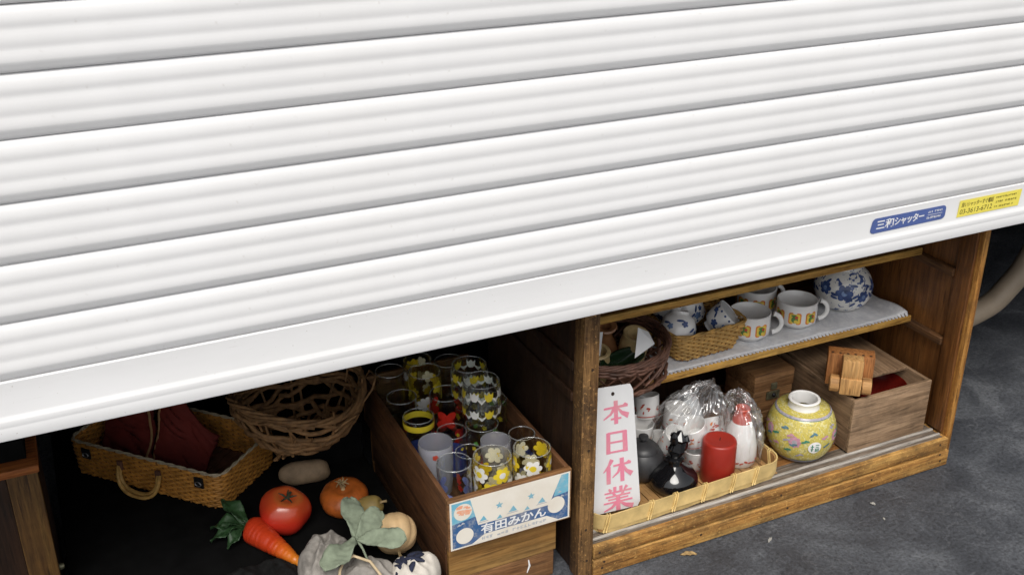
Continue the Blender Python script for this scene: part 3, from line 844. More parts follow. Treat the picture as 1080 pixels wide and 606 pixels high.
obj('body', MB().lathe([(0, 0), (.017, 0), (.019, .004), (.024, .03), (.0245, .060), (.0225, .074), (.0235, .079), (.022, .081), (.016, .080), (.0145, .06), (0, .055)], 32), 'mustard_glaze', t, smooth=50)
t = thing('mustard_cup', 'mustard coloured small cup behind the left white card', 'cup', (.950, .250, ZD), 0, None, (R_(10), R_(-4), 0)); t.scale = (1.22, 1.22, 1.12)
obj('body', MB().lathe([(0, 0), (.017, 0), (.019, .004), (.023, .03), (.0235, .052), (.0215, .062), (.0225, .066), (.021, .068), (.016, .067), (.0145, .05), (0, .045)], 32), 'mustard_glaze', t, smooth=50)
lf = MB()
def dish(u, v):
    a = u * 2 * PI; rr = v; k = 1 - .25 * abs(math.sin(a))
    return Vector((.060 * rr * math.cos(a), .030 * rr * math.sin(a) * k, .022 * rr ** 2 + .004))
lf.grid(dish, 32, 7, closed_u=True)
o = obj('leaf_dish', lf, 'green_dark_glaze', None, smooth=True, base=None)
o.location = (.985, .222, ZD + .036); o.rotation_euler = (R_(28), 0, .25)
md = o.modifiers.new('thick', 'SOLIDIFY'); md.thickness = .004
tag(o, 'dark green leaf shaped dish lying in the dark basket', 'dish')
def card(name, label, pts, th=.0006):
    P = [Vector(p) for p in pts]; n = (P[1] - P[0]).cross(P[2] - P[0]).normalized() * th
    b = MB(); m = len(P); b.add(P + [p + n for p in P], [tuple(range(m)), tuple(range(2 * m - 1, m - 1, -1))] + [(k, m + k, m + (k + 1) % m, (k + 1) % m) for k in range(m)])
    return tag(obj(name, b, 'paper_white'), label, 'card', 'price cards in the dark basket')
card('price_card', 'pointed white card leaning on the right rim of the dark basket', ((.985, .160, ZS + .091), (1.050, .192, ZS + .093), (1.048, .214, ZS + .110), (1.018, .206, ZS + .130)))
card('price_card', 'white card standing beside the cabinet post in the dark basket', ((.898, .205, ZS + .080), (.945, .225, ZS + .075), (.958, .240, ZS + .118), (.905, .225, ZS + .132)))

# ------------------------------------------------------------------ bamboo tray and what lies in it
ZF = .0757
TW, TD = .462, .150
tr = thing('bamboo_tray', 'long pale split bamboo tray on the cabinet floor behind the closed-today sign', 'tray', (1.096, .1600, .0795), R_(1.8))
pb = rrect(TW, TD, .035, 160)
def band(z0, z1, out, th=.003, wav=0.0):
    b = MB(); m = len(pb)
    for k, (p, n) in enumerate(pb):
        w = wav * math.sin(k * .55)
        for q, z in ((out, z0), (out, z1), (out - th, z1), (out - th, z0)): b.v.append(tuple(Vector((p.x, p.y, z + w)) + n * q))
    for k in range(m):
        l = (k + 1) % m
        for q in range(4): b.f.append((k * 4 + q, l * 4 + q, l * 4 + (q + 1) % 4, k * 4 + (q + 1) % 4)); b.mi.append(0)
    return b
obj('outer_band', band(.008, .041, .0, .0028), 'bamboo_strip', tr, smooth=35)
obj('inner_band', band(.003, .037, -.0034, .0024), 'bamboo_inner', tr, smooth=35)
obj('lower_band', band(-.003, .0065, -.003, .0026, .0012), 'bamboo_strip', tr, smooth=35)
bt_ = MB()
for k in range(34):
    x = -TW / 2 + .015 + k * (TW - .03) / 33; bt_.box(x - .0058, x + .0058, -TD / 2 + .007, TD / 2 - .007, .0030 + .0012 * (k % 2), .0042 + .0012 * (k % 2), bev=0)
obj('woven_base', bt_, 'bamboo_inner', tr, kind='stuff')
for k in (6, 20, 34, 52, 66, 86, 100, 108, 118, 128, 136, 150):
    p, n = pb[k]; tg = Vector((-n.y, n.x, 0)); b = MB()
    for s in (-.0045, .001):
        c = Vector((p.x, p.y, 0)) + tg * s
        b.tube([c + n * q + Vector((0, 0, z)) + tg * (z - .02) * .2 for q, z in ((.0012, .002), (.0018, .022), (.0012, .041), (-.003, .0425), (-.0075, .039), (-.0072, .020), (-.006, .004))], .0024, 6, flat=.5)
    obj('binding', b, 'bamboo_tie', tr, smooth=True)
ZT = .0795 + .0058
# the sign: a white board with pink brush-cut characters
sg = thing('hanging_sign', 'white board with pink characters standing at the left end of the bamboo tray', 'sign', (.930, .1125, .095))
A = Vector((.8752, .1120, .1040)); Bp = Vector((.9870, .1135, .0950)); ut = Vector((.000, .040, .300))
Cq = Vector((.9560, .1165, .3840)); Dq = Vector((.8735, .1155, .3920))
rt = (Bp - A)
def bil(u, v):  # board coordinates 0..1
    return A.lerp(Bp, u).lerp(Dq.lerp(Cq, u), v)
nrm = (Bp - A).cross(Dq - A).normalized()
ol = [(.0, .04), (.06, .0), (.94, .0), (1, .04), (1, .955), (.93, 1), (.07, 1), (0, .955)]
b = MB(); P = [bil(*q) for q in ol]; m = len(P); n2 = nrm * -.002
b.add(P + [p + n2 for p in P], [tuple(range(m)), tuple(range(2 * m - 1, m - 1, -1))] + [(k, m + k, m + (k + 1) % m, (k + 1) % m) for k in range(m)])
obj('board', b, 'paper_white', sg, world=True)
b = MB(); b.poly([bil(.46 + .045 * math.cos(a * PI / 8), .945 + .0145 * math.sin(a * PI / 8)) + nrm * .0004 for a in range(16)])
obj('nail_hole', b, 'hole_dark', sg, world=True)
# characters in a 0..1 box: strokes as (points, start width, end width)
HB, VB = .045, .105
GLY = {
 'hon': [([(.04, .70), (.96, .74)], .05, .07), ([(.96, .74), (.86, .82), (.78, .745)], .05, .05), ([(.50, .99), (.50, .02)], .13, .12), ([(.46, .72), (.30, .45), (.03, .26)], .11, .03), ([(.54, .72), (.72, .46), (.97, .30)], .04, .15), ([(.30, .24), (.70, .25)], .05, .05)],
 'nichi': [([(.20, .96), (.20, .02)], .12, .12), ([(.80, .96), (.80, .02)], .14, .14), ([(.18, .93), (.86, .93)], .055, .055), ([(.20, .51), (.80, .51)], .05, .05), ([(.20, .08), (.80, .08)], .05, .05)],
 'kyu': [([(.32, .98), (.20, .72), (.03, .50)], .12, .03), ([(.20, .70), (.20, .0)], .12, .11), ([(.36, .71), (.97, .74)], .05, .06), ([(.97, .74), (.89, .81), (.82, .745)], .05, .05), ([(.66, .99), (.66, .02)], .12, .11), ([(.63, .72), (.52, .42), (.33, .24)], .10, .03), ([(.69, .72), (.80, .44), (.99, .26)], .04, .14)],
 'gyo': [([(.40, 1.0), (.40, .78)], .09, .08), ([(.60, 1.0), (.60, .78)], .09, .08), ([(.20, .95), (.28, .82)], .04, .09), ([(.80, .97), (.70, .82)], .09, .04), ([(.06, .77), (.95, .78)], .045, .05), ([(.33, .75), (.40, .64)], .04, .08), ([(.68, .75), (.60, .64)], .08, .04), ([(.10, .61), (.90, .62)], .045, .045), ([(.18, .49), (.83, .50)], .04, .04), ([(.04, .36), (.96, .37)], .045, .05), ([(.50, .62), (.50, .0)], .11, .11), ([(.45, .34), (.30, .16), (.05, .04)], .10, .03), ([(.55, .34), (.72, .18), (.97, .06)], .04, .14)],
}
lift = .0005
for gname, (v0, v1) in (('hon', (.705, .892)), ('nichi', (.475, .655)), ('kyu', (.235, .435)), ('gyo', (.005, .205))):
    b = MB()
    for pts, w0, w1 in GLY[gname]:
        L = [Vector((.18 + x * .66 + .02, v0 + y * (v1 - v0))) for x, y in pts]
        ar = (Cq - Bp).length / rt.length
        lf_, rg_ = [], []
        for i, p in enumerate(L):
            dd = (L[min(i + 1, len(L) - 1)] - L[max(i - 1, 0)]); dd = Vector((dd.x, dd.y * ar)).normalized()
            w = (w0 + (w1 - w0) * i / (len(L) - 1)) * .66 / 2 * 1.22; nn = Vector((-dd.y * w, dd.x * w / ar))
            lf_.append(p + nn); rg_.append(p - nn)
        b.poly([bil(q.x, q.y) + nrm * lift for q in lf_ + rg_[::-1]]); lift += .00002
    obj('character', b, 'print_pink', sg, world=True)
# red candle
t = thing('pillar_candle', 'thick red pillar candle standing in the bamboo tray', 'candle', (1.190, .138, ZT + .001)); t.scale = (.93, .93, .97)
obj('wax', MB().lathe([(0, 0), (.0375, 0), (.0395, .003), (.0390, .05), (.0385, .094), (.037, .0975), (.033, .099), (.030, .0982), (.010, .0965), (0, .096)], 44), 'candle_red', t, smooth=50)
obj('wick', MB().tube([(0, 0, .0962), (.0005, 0, .100), (.002, .001, .1025)], .0009, 5), 'hole_dark', t)
# black glass decanter
t = thing('decanter', 'squat black glass decanter with a carved stopper in front of the wrapped cups', 'decanter', (1.088, .150, ZT + .001)); t.scale = (1.04, 1.04, 1.22)
obj('flask', MB().lathe([(0, 0), (.036, 0), (.045, .005), (.050, .014), (.0485, .024), (.040, .034), (.024, .042), (.0155, .048), (.0145, .054), (.019, .057), (.019, .060), (.013, .062), (0, .062)], 40), 'black_glass', t, smooth=40)
sp = MB(); rr = random.Random(5)
for q, (x, y, z, s, hh) in enumerate(((0, 0, .062, .017, .050), (-.010, .002, .070, .009, .030), (.011, -.004, .072, .010, .034), (.002, -.010, .066, .009, .030), (.006, .006, .085, .008, .030), (-.005, -.003, .088, .009, .034))):
    sp.lathe([(s * .6, 0), (s, hh * .3), (s * .75, hh * .62), (s * .9, hh * .74), (0, hh)], 7, Matrix.Translation((x, y, z)) @ Matrix.Rotation(rr.uniform(-.35, .35), 4, 'X') @ Matrix.Rotation(rr.uniform(-.35, .35), 4, 'Y'))
obj('stopper', sp, 'black_glass', t)
# dark clay pot
t = thing('clay_teapot', 'round matt black clay pot with a lid behind the sign', 'pot', (1.052, .216, ZT + .001))
obj('body', MB().lathe([(0, 0), (.030, 0), (.038, .006), (.0465, .024), (.048, .038), (.043, .056), (.034, .066), (0, .066)], 40), 'black_clay', t, smooth=45)
obj('lid', MB().lathe([(.035, .0655), (.0345, .069), (.026, .077), (.012, .082), (.006, .084), (.0065, .088), (.011, .092), (.010, .097), (0, .099)], 36), 'black_clay', t, smooth=45)
# wrapped cups: white with red-brown print
def sake_cup(loc, rot, label, r=.029, h=.052, seed=1):
    t = thing('sake_cup', label, 'cup', loc, 0, 'cups wrapped in the clear bag', rot)
    out = [(r * .80, 0), (r * .84, .002), (r * .90, h * .3), (r * .97, h * .7), (r, h - .001)]
    obj('bowl', MB().lathe([(0, .001)] + out + [(r - .0012, h), (r - .003, h - .002), (r * .85, h * .3), (0, h * .12)], 32), 'porcelain', t, smooth=50)
    d = MB(); rr = random.Random(seed)
    for q in range(22):
        a = rr.uniform(0, 2 * PI); z = h * rr.uniform(.28, .72)
        wrap(d, out, a, z, [(u * rr.uniform(1, 2.4), v * .8) for u, v in circle(rr.uniform(.0015, .0032), 8)], rr.choice((0, 0, 1)), .0004 + q * .00004, rr.uniform(-1.2, 1.2))
    obj('red_print', d, ['iron_red', 'cup_orange'], t, kind='stuff')
    b = MB(); n = 32
    b.lathe([(r * .905, h * .10), (r * .91, h * .14)], n, close=False); b.f = b.f[:n]; b.mi = b.mi[:n]
    obj('red_line', b, 'iron_red', t)
sake_cup((1.150, 0.2535, ZT + .073), (R_(10), R_(6), 0), 'white cup standing on top at the back left of the wrapped cups', seed=1)
sake_cup((1.112, 0.2155, ZT + .050), (R_(24), R_(-18), 1), 'white cup leaning behind the black clay pot inside the wrapping', seed=2)
sake_cup((1.176, 0.1995, ZT + .058), (R_(-16), R_(10), 2), 'white cup with gold print stacked in the middle of the wrapped cups', .031, .050, 3)
sake_cup((1.178, 0.1955, ZT + .003), (R_(-6), R_(8), 3), 'lower white cup directly behind the decanter stopper', .031, .054, 4)
sake_cup((1.232, 0.2095, ZT + .040), (R_(-30), R_(25), .5), 'white cup tilted between the candle and the white flask', .029, .050, 5)
sake_cup((1.118, 0.2535, ZT + .003), (0, 0, .5), 'lowest white cup at the back left of the bamboo tray', .030, .054, 6)
sake_cup((1.066, .268, ZF + .0008), (0, 0, .4), 'white cup standing on the cabinet floor behind the sign', .030, .054, 11)
sake_cup((1.070, .266, ZF + .0558), (R_(3), R_(-3), 1.4), 'white cup stacked on another cup behind the sign', .030, .054, 12)
sake_cup((1.104, .284, ZF + .102), (R_(12), R_(14), 2.2), 'topmost white cup of the pile behind the sign', .029, .050, 13)
t = thing('sake_flask', 'tall grey white flask standing at the back of the wrapped cups', 'flask', (1.200, 0.2685, ZT))
obj('body', MB().lathe([(0, 0), (.026, 0), (.031, .008), (.033, .05), (.029, .09), (.020, .118), (.014, .130), (.014, .138), (.018, .146), (.016, .148), (.011, .144), (0, .135)], 32), 'porcelain_grey', t, smooth=45)
t = thing('sake_flask', 'white flask with a red top and red foot line wrapped in clear film', 'flask', (1.272, 0.1755, ZT))
pf = [(.0335, 0), (.0365, .004), (.0385, .018), (.037, .045), (.030, .078), (.0215, .098)]
obj('body', MB().lathe([(0, .001)] + pf + [(.0205, .100), (0, .1)], 40), 'porcelain', t, smooth=45)
obj('red_cap', MB().lathe([(.0208, .0985), (.0195, .108), (.0165, .118), (.014, .124), (.0165, .131), (.015, .133), (.008, .131), (0, .128)], 32), 'iron_red', t, smooth=45)
d = MB(); rr = random.Random(9)
for q in range(26): wrap(d, pf, q * .25, .016 + rr.uniform(-.003, .003), [(u * 2, v) for u, v in circle(.0025, 8)], 0, .0004 + q * .00003, rr.uniform(-.6, .6))
obj('foot_print', d, 'iron_red', t, kind='stuff')
# the clear bag over them
def film(cx, cy, z0, rx, ry, hh, seed, nu=150, nv=84, tw=.62, peak=(0, 0)):
    b = MB()
    def ridge(p): return (1 - abs(noise.noise(p)) * 2.4)
    def f(u, v):
        a = u * 2 * PI; e = v * PI / 2
        q = max(.03, math.cos(e) ** tw)
        p = Vector((rx * q * math.cos(a), ry * q * math.sin(a), hh * math.sin(e) ** .9))
        ca, sa = math.cos(a), math.sin(a)
        dsp = .012 * noise.noise(Vector((ca * 1.6 + seed, sa * 1.6, v * 2))) + .010 * (ridge(Vector((ca * 2.6 + seed * 2, sa * 2.6 + v * 1.5, v * 1.6))) - .4)
        dsp += .0045 * ridge(Vector((ca * 7 + seed, sa * 7 - v * 3, v * 4))) + .0022 * ridge(Vector((ca * 15 - v * 5, sa * 15 + seed, v * 9)))
        d = Vector((ca * math.cos(e), sa * math.cos(e), math.sin(e)))
        p += d * dsp * (.35 + .65 * min(1, v * 5))
        p.x += peak[0] * v * v; p.y += peak[1] * v * v
        return Vector((cx + p.x, cy + p.y, z0 + max(.0015, p.z)))
    b.grid(f, nu, nv, closed_u=True)
    return b
tag(obj('clear_bag', film(1.168, .2265, ZT + .001, .098, .064, .172, 3.0, tw=.95, peak=(.055, .0)), 'plastic_film', None, smooth=True), 'crumpled clear plastic bag over the white cups in the bamboo tray', 'bag')
tag(obj('clear_bag', film(1.272, .1765, ZT + .001, .049, .046, .150, 8.0, 100, 64, tw=.7, peak=(.0, .025)), 'plastic_film', None, smooth=True), 'clear film wrapped round the white flask with the red top', 'bag')

# ------------------------------------------------------------------ boxes on the cabinet floor
t = thing('wooden_chest', 'small brown wooden chest with a metal latch at the back of the cabinet floor', 'chest', (1.440, .338, ZF + .036))
b0 = MB().box(-.054, .054, -.055, .055, 0, .055, bev=.002); obj('body', b0, 'chest_wood', t, smooth=35)
obj('lid', MB().box(-.0555, .0555, -.0565, .0565, .0556, .098, bev=.003), 'chest_wood', t, smooth=35)
ltc = obj('latch', MB().box(-.020, .016, -.0590, -.0552, .030, .050, bev=.001).box(-.010, .006, -.0605, -.0567, .056, .072, bev=.001), 'latch_brass', t)
obj('latch_knob', MB().lathe([(0, 0), (.004, 0), (.005, .003), (.003, .006), (0, .0065)], 14, Matrix.Translation((-.002, -.0592, .042)) @ Matrix.Rotation(PI / 2, 4, 'X')), 'latch_metal', ltc)
t = thing('wooden_block', 'brown wooden box under the latched chest', 'box', (1.440, .338, ZF + .0003))
obj('body', MB().box(-.057, .060, -.058, .058, 0, .030, bev=.002), 'chest_wood', t, smooth=35); obj('lid', MB().box(-.057, .060, -.0585, .0585, .0305, .0353, bev=.001), 'chest_wood', t, smooth=35)

bx = thing('wooden_box', 'open worn wooden box with its lid pushed aside at the right of the cabinet floor', 'box', (1.615, .230, ZF + .0040))
x0, x1, y0, y1, hb, th = -.103, .117, -.130, .135, .132, .009
obj('front_board', MB().box(x0, x1, y0, y0 + th, 0, hb), 'old_box', bx, smooth=35)
obj('back_board', MB().box(x0, x1, y1 - th, y1, 0, hb), 'old_box', bx, smooth=35)
for xx in (x0, x1 - th): obj('side_board', MB().box(xx, xx + th, y0 + th + .0003, y1 - th - .0003, 0, hb), 'old_box_side', bx, smooth=35)
obj('bottom_board', MB().box(x0 + th + .0003, x1 - th - .0003, y0 + th + .0003, y1 - th - .0003, .002, .008), 'old_box', bx)
o = obj('lid', MB().box(-.095, .108, -.070, .115, 0, .008, bev=.0015), 'old_box_side', bx, smooth=35); o.location = (-.004, .004, hb + .0003); o.rotation_euler = (0, 0, R_(-2))
t = thing('lacquer_bowl', 'dark red lacquer bowl inside the open wooden box', 'bowl', (1.655, .180, ZF + .0125)); t.scale = (.9, .9, .88)
obj('bowl', MB().lathe([(0, 0), (.032, 0), (.033, .008), (.055, .030), (.068, .075), (.070, .108), (.0685, .1095), (.066, .107), (.062, .075), (.045, .03), (0, .018)], 44), 'red_lacquer', t, smooth=50)
# wooden toy on the box
ty = thing('wooden_toy', 'wooden toy with two round wheels and a pierced reddish board leaning on the box', 'toy', (1.518, .128, ZF + .1449), R_(-40))
obj('body', MB().box(-.022, .022, -.020, .014, .001, .040, bev=.002).box(-.0215, .0215, -.0165, .0175, .0395, .082, bev=.002), 'toy_light', ty, smooth=35)
for s in (-1, 1):
    obj('wheel', MB().lathe([(0, 0), (.0165, 0), (.0185, .002), (.0185, .018), (.0165, .020), (0, .020)], 32, Matrix.Translation((s * .0235, -.002, .0187)) @ Matrix.Rotation(s * PI / 2, 4, 'Y')), 'toy_end', ty, smooth=40)
pl = obj('pierced_board', MB().box(-.052, .046, .020, .058, .001, .077, bev=.002), 'toy_red', ty, smooth=35)
hl = MB()
for k in range(6): hl.lathe([(0, .0772), (.0032, .0774)], 12, Matrix.Translation((-.043 + k * .016, .0285, 0)))
obj('peg_hole', hl, 'hole_dark', pl, kind='stuff')

# ------------------------------------------------------------------ mandarin crate and the crate under it
cr = thing('mandarin_crate', 'brown wooden mandarin crate with a blue and cream paper label full of glasses', 'crate', (.678, .32, .150))
X0c, X1c, Y0c, Y1c, Z0c, Z1c = .553, .803, .070, .575, .1515, .2640
obj('front_board', MB().box(X0c, X1c, Y0c, Y0c + .011, Z0c, Z1c), 'crate_front', cr, world=True, smooth=35)
obj('back_board', MB().box(X0c, X1c, Y1c - .011, Y1c, Z0c, Z1c), 'crate_front', cr, world=True, smooth=35)
for xx in (X0c, X1c - .009): obj('side_board', MB().box(xx, xx + .009, Y0c + .0113, Y1c - .0113, Z0c, Z1c - .001), 'crate_side', cr, world=True, smooth=35)
for k in range(4):
    y = Y0c + .013 + k * .121; obj('bottom_slat', MB().box(X0c + .0093, X1c - .0093, y, y + .114, Z0c + .001, Z0c + .008), 'crate_side', cr, world=True, smooth=35)
W, H = .243, .1045
S_ = Sheet((.5565, Y0c, .1545), (1, 0, 0), (0, 0, 1), .00012); S_.k = 3
lb = MB(); S_.poly(lb, [(0, 0), (W, 0), (W, H), (0, H)], 0)
q = lambda u, v: (u * W, v * H)
lab = obj('paper_label', lb, 'print_pale', cr, world=True, label='blue and cream printed paper label')
lb = MB(); S_.next(); S_.poly(lb, [q(.015, .03), q(.985, .03), q(.985, .97), q(.015, .97)], 1)
S_.next(); S_.poly(lb, [q(.015, .54), q(.215, .60), q(.17, .97), q(.015, .97)], 2); S_.poly(lb, [q(.86, .55), q(.985, .58), q(.985, .97), q(.90, .97)], 2)
S_.next(); S_.poly(lb, [q(.165, .975), q(.925, .975), q(.82, .40), q(.225, .40)], 0)
S_.poly(lb, [q(.17, .03), q(.275, .175), q(.80, .175), q(.90, .03)], 0)
S_.next()
S_.disc(lb, .115 * W, .25 * H, .165 * H, .165 * H, 0); S_.disc(lb, .882 * W, .36 * H, .17 * H, .175 * H, 0)
S_.disc(lb, .105 * W, .76 * H, .17 * H, .17 * H, 5); S_.next()
rr = random.Random(2)
for k in range(26):
    a = rr.uniform(0, 6.28); d_ = rr.uniform(0, .13) * H; x = .105 * W + d_ * math.cos(a); y = .77 * H + d_ * math.sin(a); s = rr.uniform(.015, .035) * H
    S_.poly(lb, [(x - s * 1.6, y - s * .5), (x + s * 1.3, y - s * .7), (x + s * 1.6, y + s * .4), (x - s, y + s * .7)], 3); S_.k += .02
S_.next()
for u, v in ((.40, .70), (.665, .70)):
    S_.poly(lb, [(u * W + .075 * H * (1 if k % 2 == 0 else .45) * math.sin(k * PI / 5), v * H + .075 * H * (1 if k % 2 == 0 else .45) * math.cos(k * PI / 5)) for k in range(10)], 2)
for u, v, s in ((.265, .47, .05), (.51, .49, .06), (.755, .50, .055), (.40, .42, .04), (.63, .435, .04)):
    S_.poly(lb, [q(u - s * .6, v), q(u + s * .6, v), q(u + s * .1, v + s * 2)], 2)
    S_.poly(lb, [q(u - s * .9, v - .03), q(u + s * .9, v - .03), q(u + s * .7, v - .015), q(u - s * .7, v - .015)], 4)
for u, v in ((.10, .50), (.91, .60), (.93, .50), (.07, .48)):
    S_.poly(lb, [q(u - .02, v), q(u + .02, v + .01), q(u, v + .05)], 4); S_.k += .1
S_.k += .5; tiny_lines(S_, lb, .25 * W, .80 * W, .065 * H, .125 * H, 4, 17, 11)
obj('label_print', lb, ['print_pale', 'print_blue', 'print_sky', 'print_orange', 'print_grey', 'paper_cream'], lab, world=True, kind='stuff')
tx = MB(); S_.k = 9
v_, f_ = text_mesh('有田みかん', 1, .022, .95); S_.glyphs(tx, (fit(v_, .245 * W, .795 * W, .185 * H, .395 * H), f_))
obj('lettering', tx, 'paper_white', lab, world=True)

lc2 = thing('lower_crate', 'plain wooden crate carrying the mandarin crate, with pale nail scratches', 'crate', (.672, .32, .002))
obj('front_board', MB().box(.562, .786, .0970, .1070, .0640, .1508), 'under_crate', lc2, world=True, smooth=35)
obj('front_board', MB().box(.566, .782, .0995, .1085, .0020, .0620), 'crate_front', lc2, world=True, smooth=35)
for xx in (.560, .781): obj('side_board', MB().box(xx, xx + .009, .1090, .55, .060, .1508), 'crate_side', lc2, world=True, smooth=35)
for xx in (.562, .779): obj('side_board', MB().box(xx, xx + .009, .1090, .55, .002, .0575), 'crate_side', lc2, world=True, smooth=35)
obj('back_board', MB().box(.560, .790, .5505, .560, .002, .1508), 'crate_front', lc2, world=True, smooth=35)
obj('bottom_board', MB().box(.572, .778, .1090, .5495, .004, .010), 'crate_side', lc2, world=True)
for k, (xa, za) in enumerate(((.613, .045), (.728, .055))):
    b = MB(); b.tube([(xa, .0997, za), (xa + .002, .0991, za - .014), (xa - .003, .0997, za - .030)], [.0012, .0022, .0010], 6)
    obj('scratch', b, 'paper_white', lc2, world=True)

# ------------------------------------------------------------------ drinking glasses
def tumbler(name, label, x, y, z, r, h, glass='glass_clear', prints=(), taper=.86, belly=1.0, foot=None, loc_rot=None):
    t = thing(name, label, 'glass', (x, y, z), 0, 'glasses in the mandarin crate', loc_rot)
    out = [(r * taper * .94, 0), (r * taper, .003), (r * (taper + (belly - taper) * .6), h * .25), (r * belly, h * .55), (r * (1 + (belly - 1) * .4), h * .85), (r, h - .001)]
    if foot: out = foot(r, h)
    inn = [(a - .0016, max(b, .008)) for a, b in out[::-1]]
    prof = [(0, .0)] + out + [(r - .0004, h), (r - .0012, h)] + inn[1:-1] + [(inn[-2][0] * .8, .008), (0, .0075)]
    obj('tumbler', MB().lathe(prof, 40), glass, t, smooth=50)
    # the rim: a bead of glass, whitened to stand in for highlights
    obj('rim', MB().tube([((r - .0008) * math.cos(2 * PI * k / 40), (r - .0008) * math.sin(2 * PI * k / 40), h) for k in range(40)], .0011, 6, closed=True), 'glass_rim', t, smooth=True)
    d = MB(); mats = []
    def mi(m):
        if m not in mats: mats.append(m)
        return mats.index(m)
    e = [.0004]
    def put(a, zz, shape, m, rot=0): e[0] += .00002; wrap(d, out, a, zz, shape, mi(m), e[0], rot)
    rr = random.Random(hash(round(x * 1000)) % 1000)
    for p in prints:
        kind = p[0]
        if kind == 'daisy':          # big flowers over the whole wall: yellow and white
            n = 5
            for k in range(n):
                for row, zz in ((0, .26), (1, .54), (0, .80)):
                    a = 2 * PI * (k + row * .5) / n + p[1]; m1, m2 = (('frit_white', 'frit_yellow') if (k + row) % 2 else ('frit_yellow', 'frit_white'))
                    put(a, h * zz, flower(6, r * .50, .66), m1); e[0] += .0003; put(a, h * zz, circle(r * .18), m2); e[0] -= .0003
                put(2 * PI * (k + .3) / n + p[1], h * .14, circle(r * .20), 'frit_yellow'); put(2 * PI * (k + .8) / n + p[1], h * .82, circle(r * .13), 'frit_yellow')
        if kind == 'bigflower':
            for k in range(p[3]):
                a = 2 * PI * k / p[3] + p[1]
                for w in range(4): put(a, h * p[4], [(u + .0, v + r * .36) for u, v in [(x_ * 1.0, y_ * 1.45) for x_, y_ in circle(r * .25)]], p[2], w * PI / 2 + .7)
        if kind == 'dots':
            for k in range(p[4]): put(rr.uniform(0, 6.28), h * rr.uniform(p[5], p[6]), flower(5, r * p[3], .6), p[2] if k % 3 else p[7])
        if kind == 'tulips':
            for zz in (.80, .40):
                for k in range(8):
                    a = 2 * PI * k / 8 + p[1]; w = r * .26
                    put(a, h * zz, [(-w, w), (-w * .9, -w * .3), (-w * .4, -w), (w * .4, -w), (w * .9, -w * .3), (w, w), (w * .45, w * .5), (0, w * 1.1), (-w * .45, w * .5)], 'frit_white' if k % 2 else 'frit_yellow')
                    put(a + PI / 8, h * (zz - .06), [(-w * .8, 0), (0, -w * .9), (w * .8, 0), (w * .8, w * .35), (0, -w * .5), (-w * .8, w * .35)], 'frit_white')
        if kind == 'band':
            _, z0_, z1_, m1 = p; n = 40
            vs = [((rad_ + .0006) * math.cos(2 * PI * k / n), (rad_ + .0006) * math.sin(2 * PI * k / n), zq) for zq, rad_ in ((h * z0_, r * (taper + (1 - taper) * z0_)), (h * z1_, r * (taper + (1 - taper) * z1_))) for k in range(n)]
            d.add(vs, [(k, (k + 1) % n, n + (k + 1) % n, n + k) for k in range(n)], mi(m1))
    if d.f: obj('printed_pattern', d, mats, t, kind='stuff')
    return t
thin_glass('glass_rim', tint=(.9, .92, .92), refl=1.0, ior=2.4, rough=.10, haze=(.85, .86, .86), haze_f=.15)  # white diffuse share imitates the bright highlights along the rims
ZG = .1600
tumbler('tumbler', 'glass with yellow and white daisies behind the middle of the paper label', .676, .150, ZG, .0365, .120, 'glass_warm', (('daisy', -.2),))
tumbler('tumbler', 'glass with yellow and white daisies in the front right corner of the crate', .754, .140, ZG, .0360, .122, 'glass_warm', (('daisy', .55),))
tumbler('tumbler', 'clear glass with one large violet flower in the front left corner of the crate', .602, .160, ZG, .0330, .120, 'glass_clear', (('bigflower', -1.98, 'frit_violet', 3, .42),))
tumbler('tumbler', 'frosted pale glass behind the violet flowered glass', .600, .250, ZG, .0335, .112, 'glass_frost', (('dots', 0, 'iron_red', .2, 5, .8, .92, 'frit_yellow'),), taper=.9)
tumbler('tumbler', 'frosted pale glass between the two daisy glasses', .712, .2165, ZG, .0295, .106, 'glass_frost', (), taper=.9)
tumbler('tumbler', 'glass with a dark blue band behind the frosted glass on the left', .650, .290, ZG, .0300, .100, 'glass_clear', (('band', .1, .55, 'frit_blue'), ('dots', 0, 'frit_yellow', .13, 5, .6, .75, 'frit_yellow')))
tumbler('tumbler', 'glass with small red flowers near the middle of the crate', .655, .2155, ZG, .0265, .096, 'glass_clear', (('dots', 0, 'frit_red', .30, 11, .2, .8, 'iron_red'),))
tumbler('tumbler', 'glass with small yellow and green flowers by the right wall of the crate', .762, .343, ZG, .0290, .118, 'glass_clear', (('dots', 0, 'frit_yellow', .22, 10, .35, .85, 'frit_green'),))
tumbler('tumbler', 'glass with a blue and white pattern behind the right daisy glass', .767, .2125, ZG, .0265, .108, 'glass_clear', (('dots', 0, 'frit_blue', .30, 10, .2, .75, 'frit_white'),))
foot_ = lambda r, h: [(r * .70, 0), (r * .72, .003), (r * .80, h * .06), (r * 1.02, h * .28), (r * 1.08, h * .55), (r * 1.03, h * .85), (r, h - .001)]
tumbler('tumbler', 'lower glass carrying the front tulip glass', .716, .292, ZG, .0335, .100, 'glass_clear', (('dots', 0, 'frit_green', .16, 6, .3, .8, 'frit_yellow'),))
tumbler('tumbler', 'round-bellied glass with white and yellow tulips stacked highest in the crate', .716, .292, ZG + .1015, .0365, .098, 'glass_clear', (('tulips', 0),), foot=foot_)
tumbler('tumbler', 'glass with large bright red flowers behind the yellow ringed glass', .676, .385, ZG, .0345, .130, 'glass_clear', (('bigflower', -1.95, 'frit_red', 3, .66), ('bigflower', -.9, 'frit_red', 3, .3)))
tumbler('tumbler', 'glass with pale yellow flowers at the back of the crate', .660, .465, ZG, .0345, .146, 'glass_warm', (('dots', 0, 'frit_yellow', .42, 16, .2, .85, 'frit_white'),))
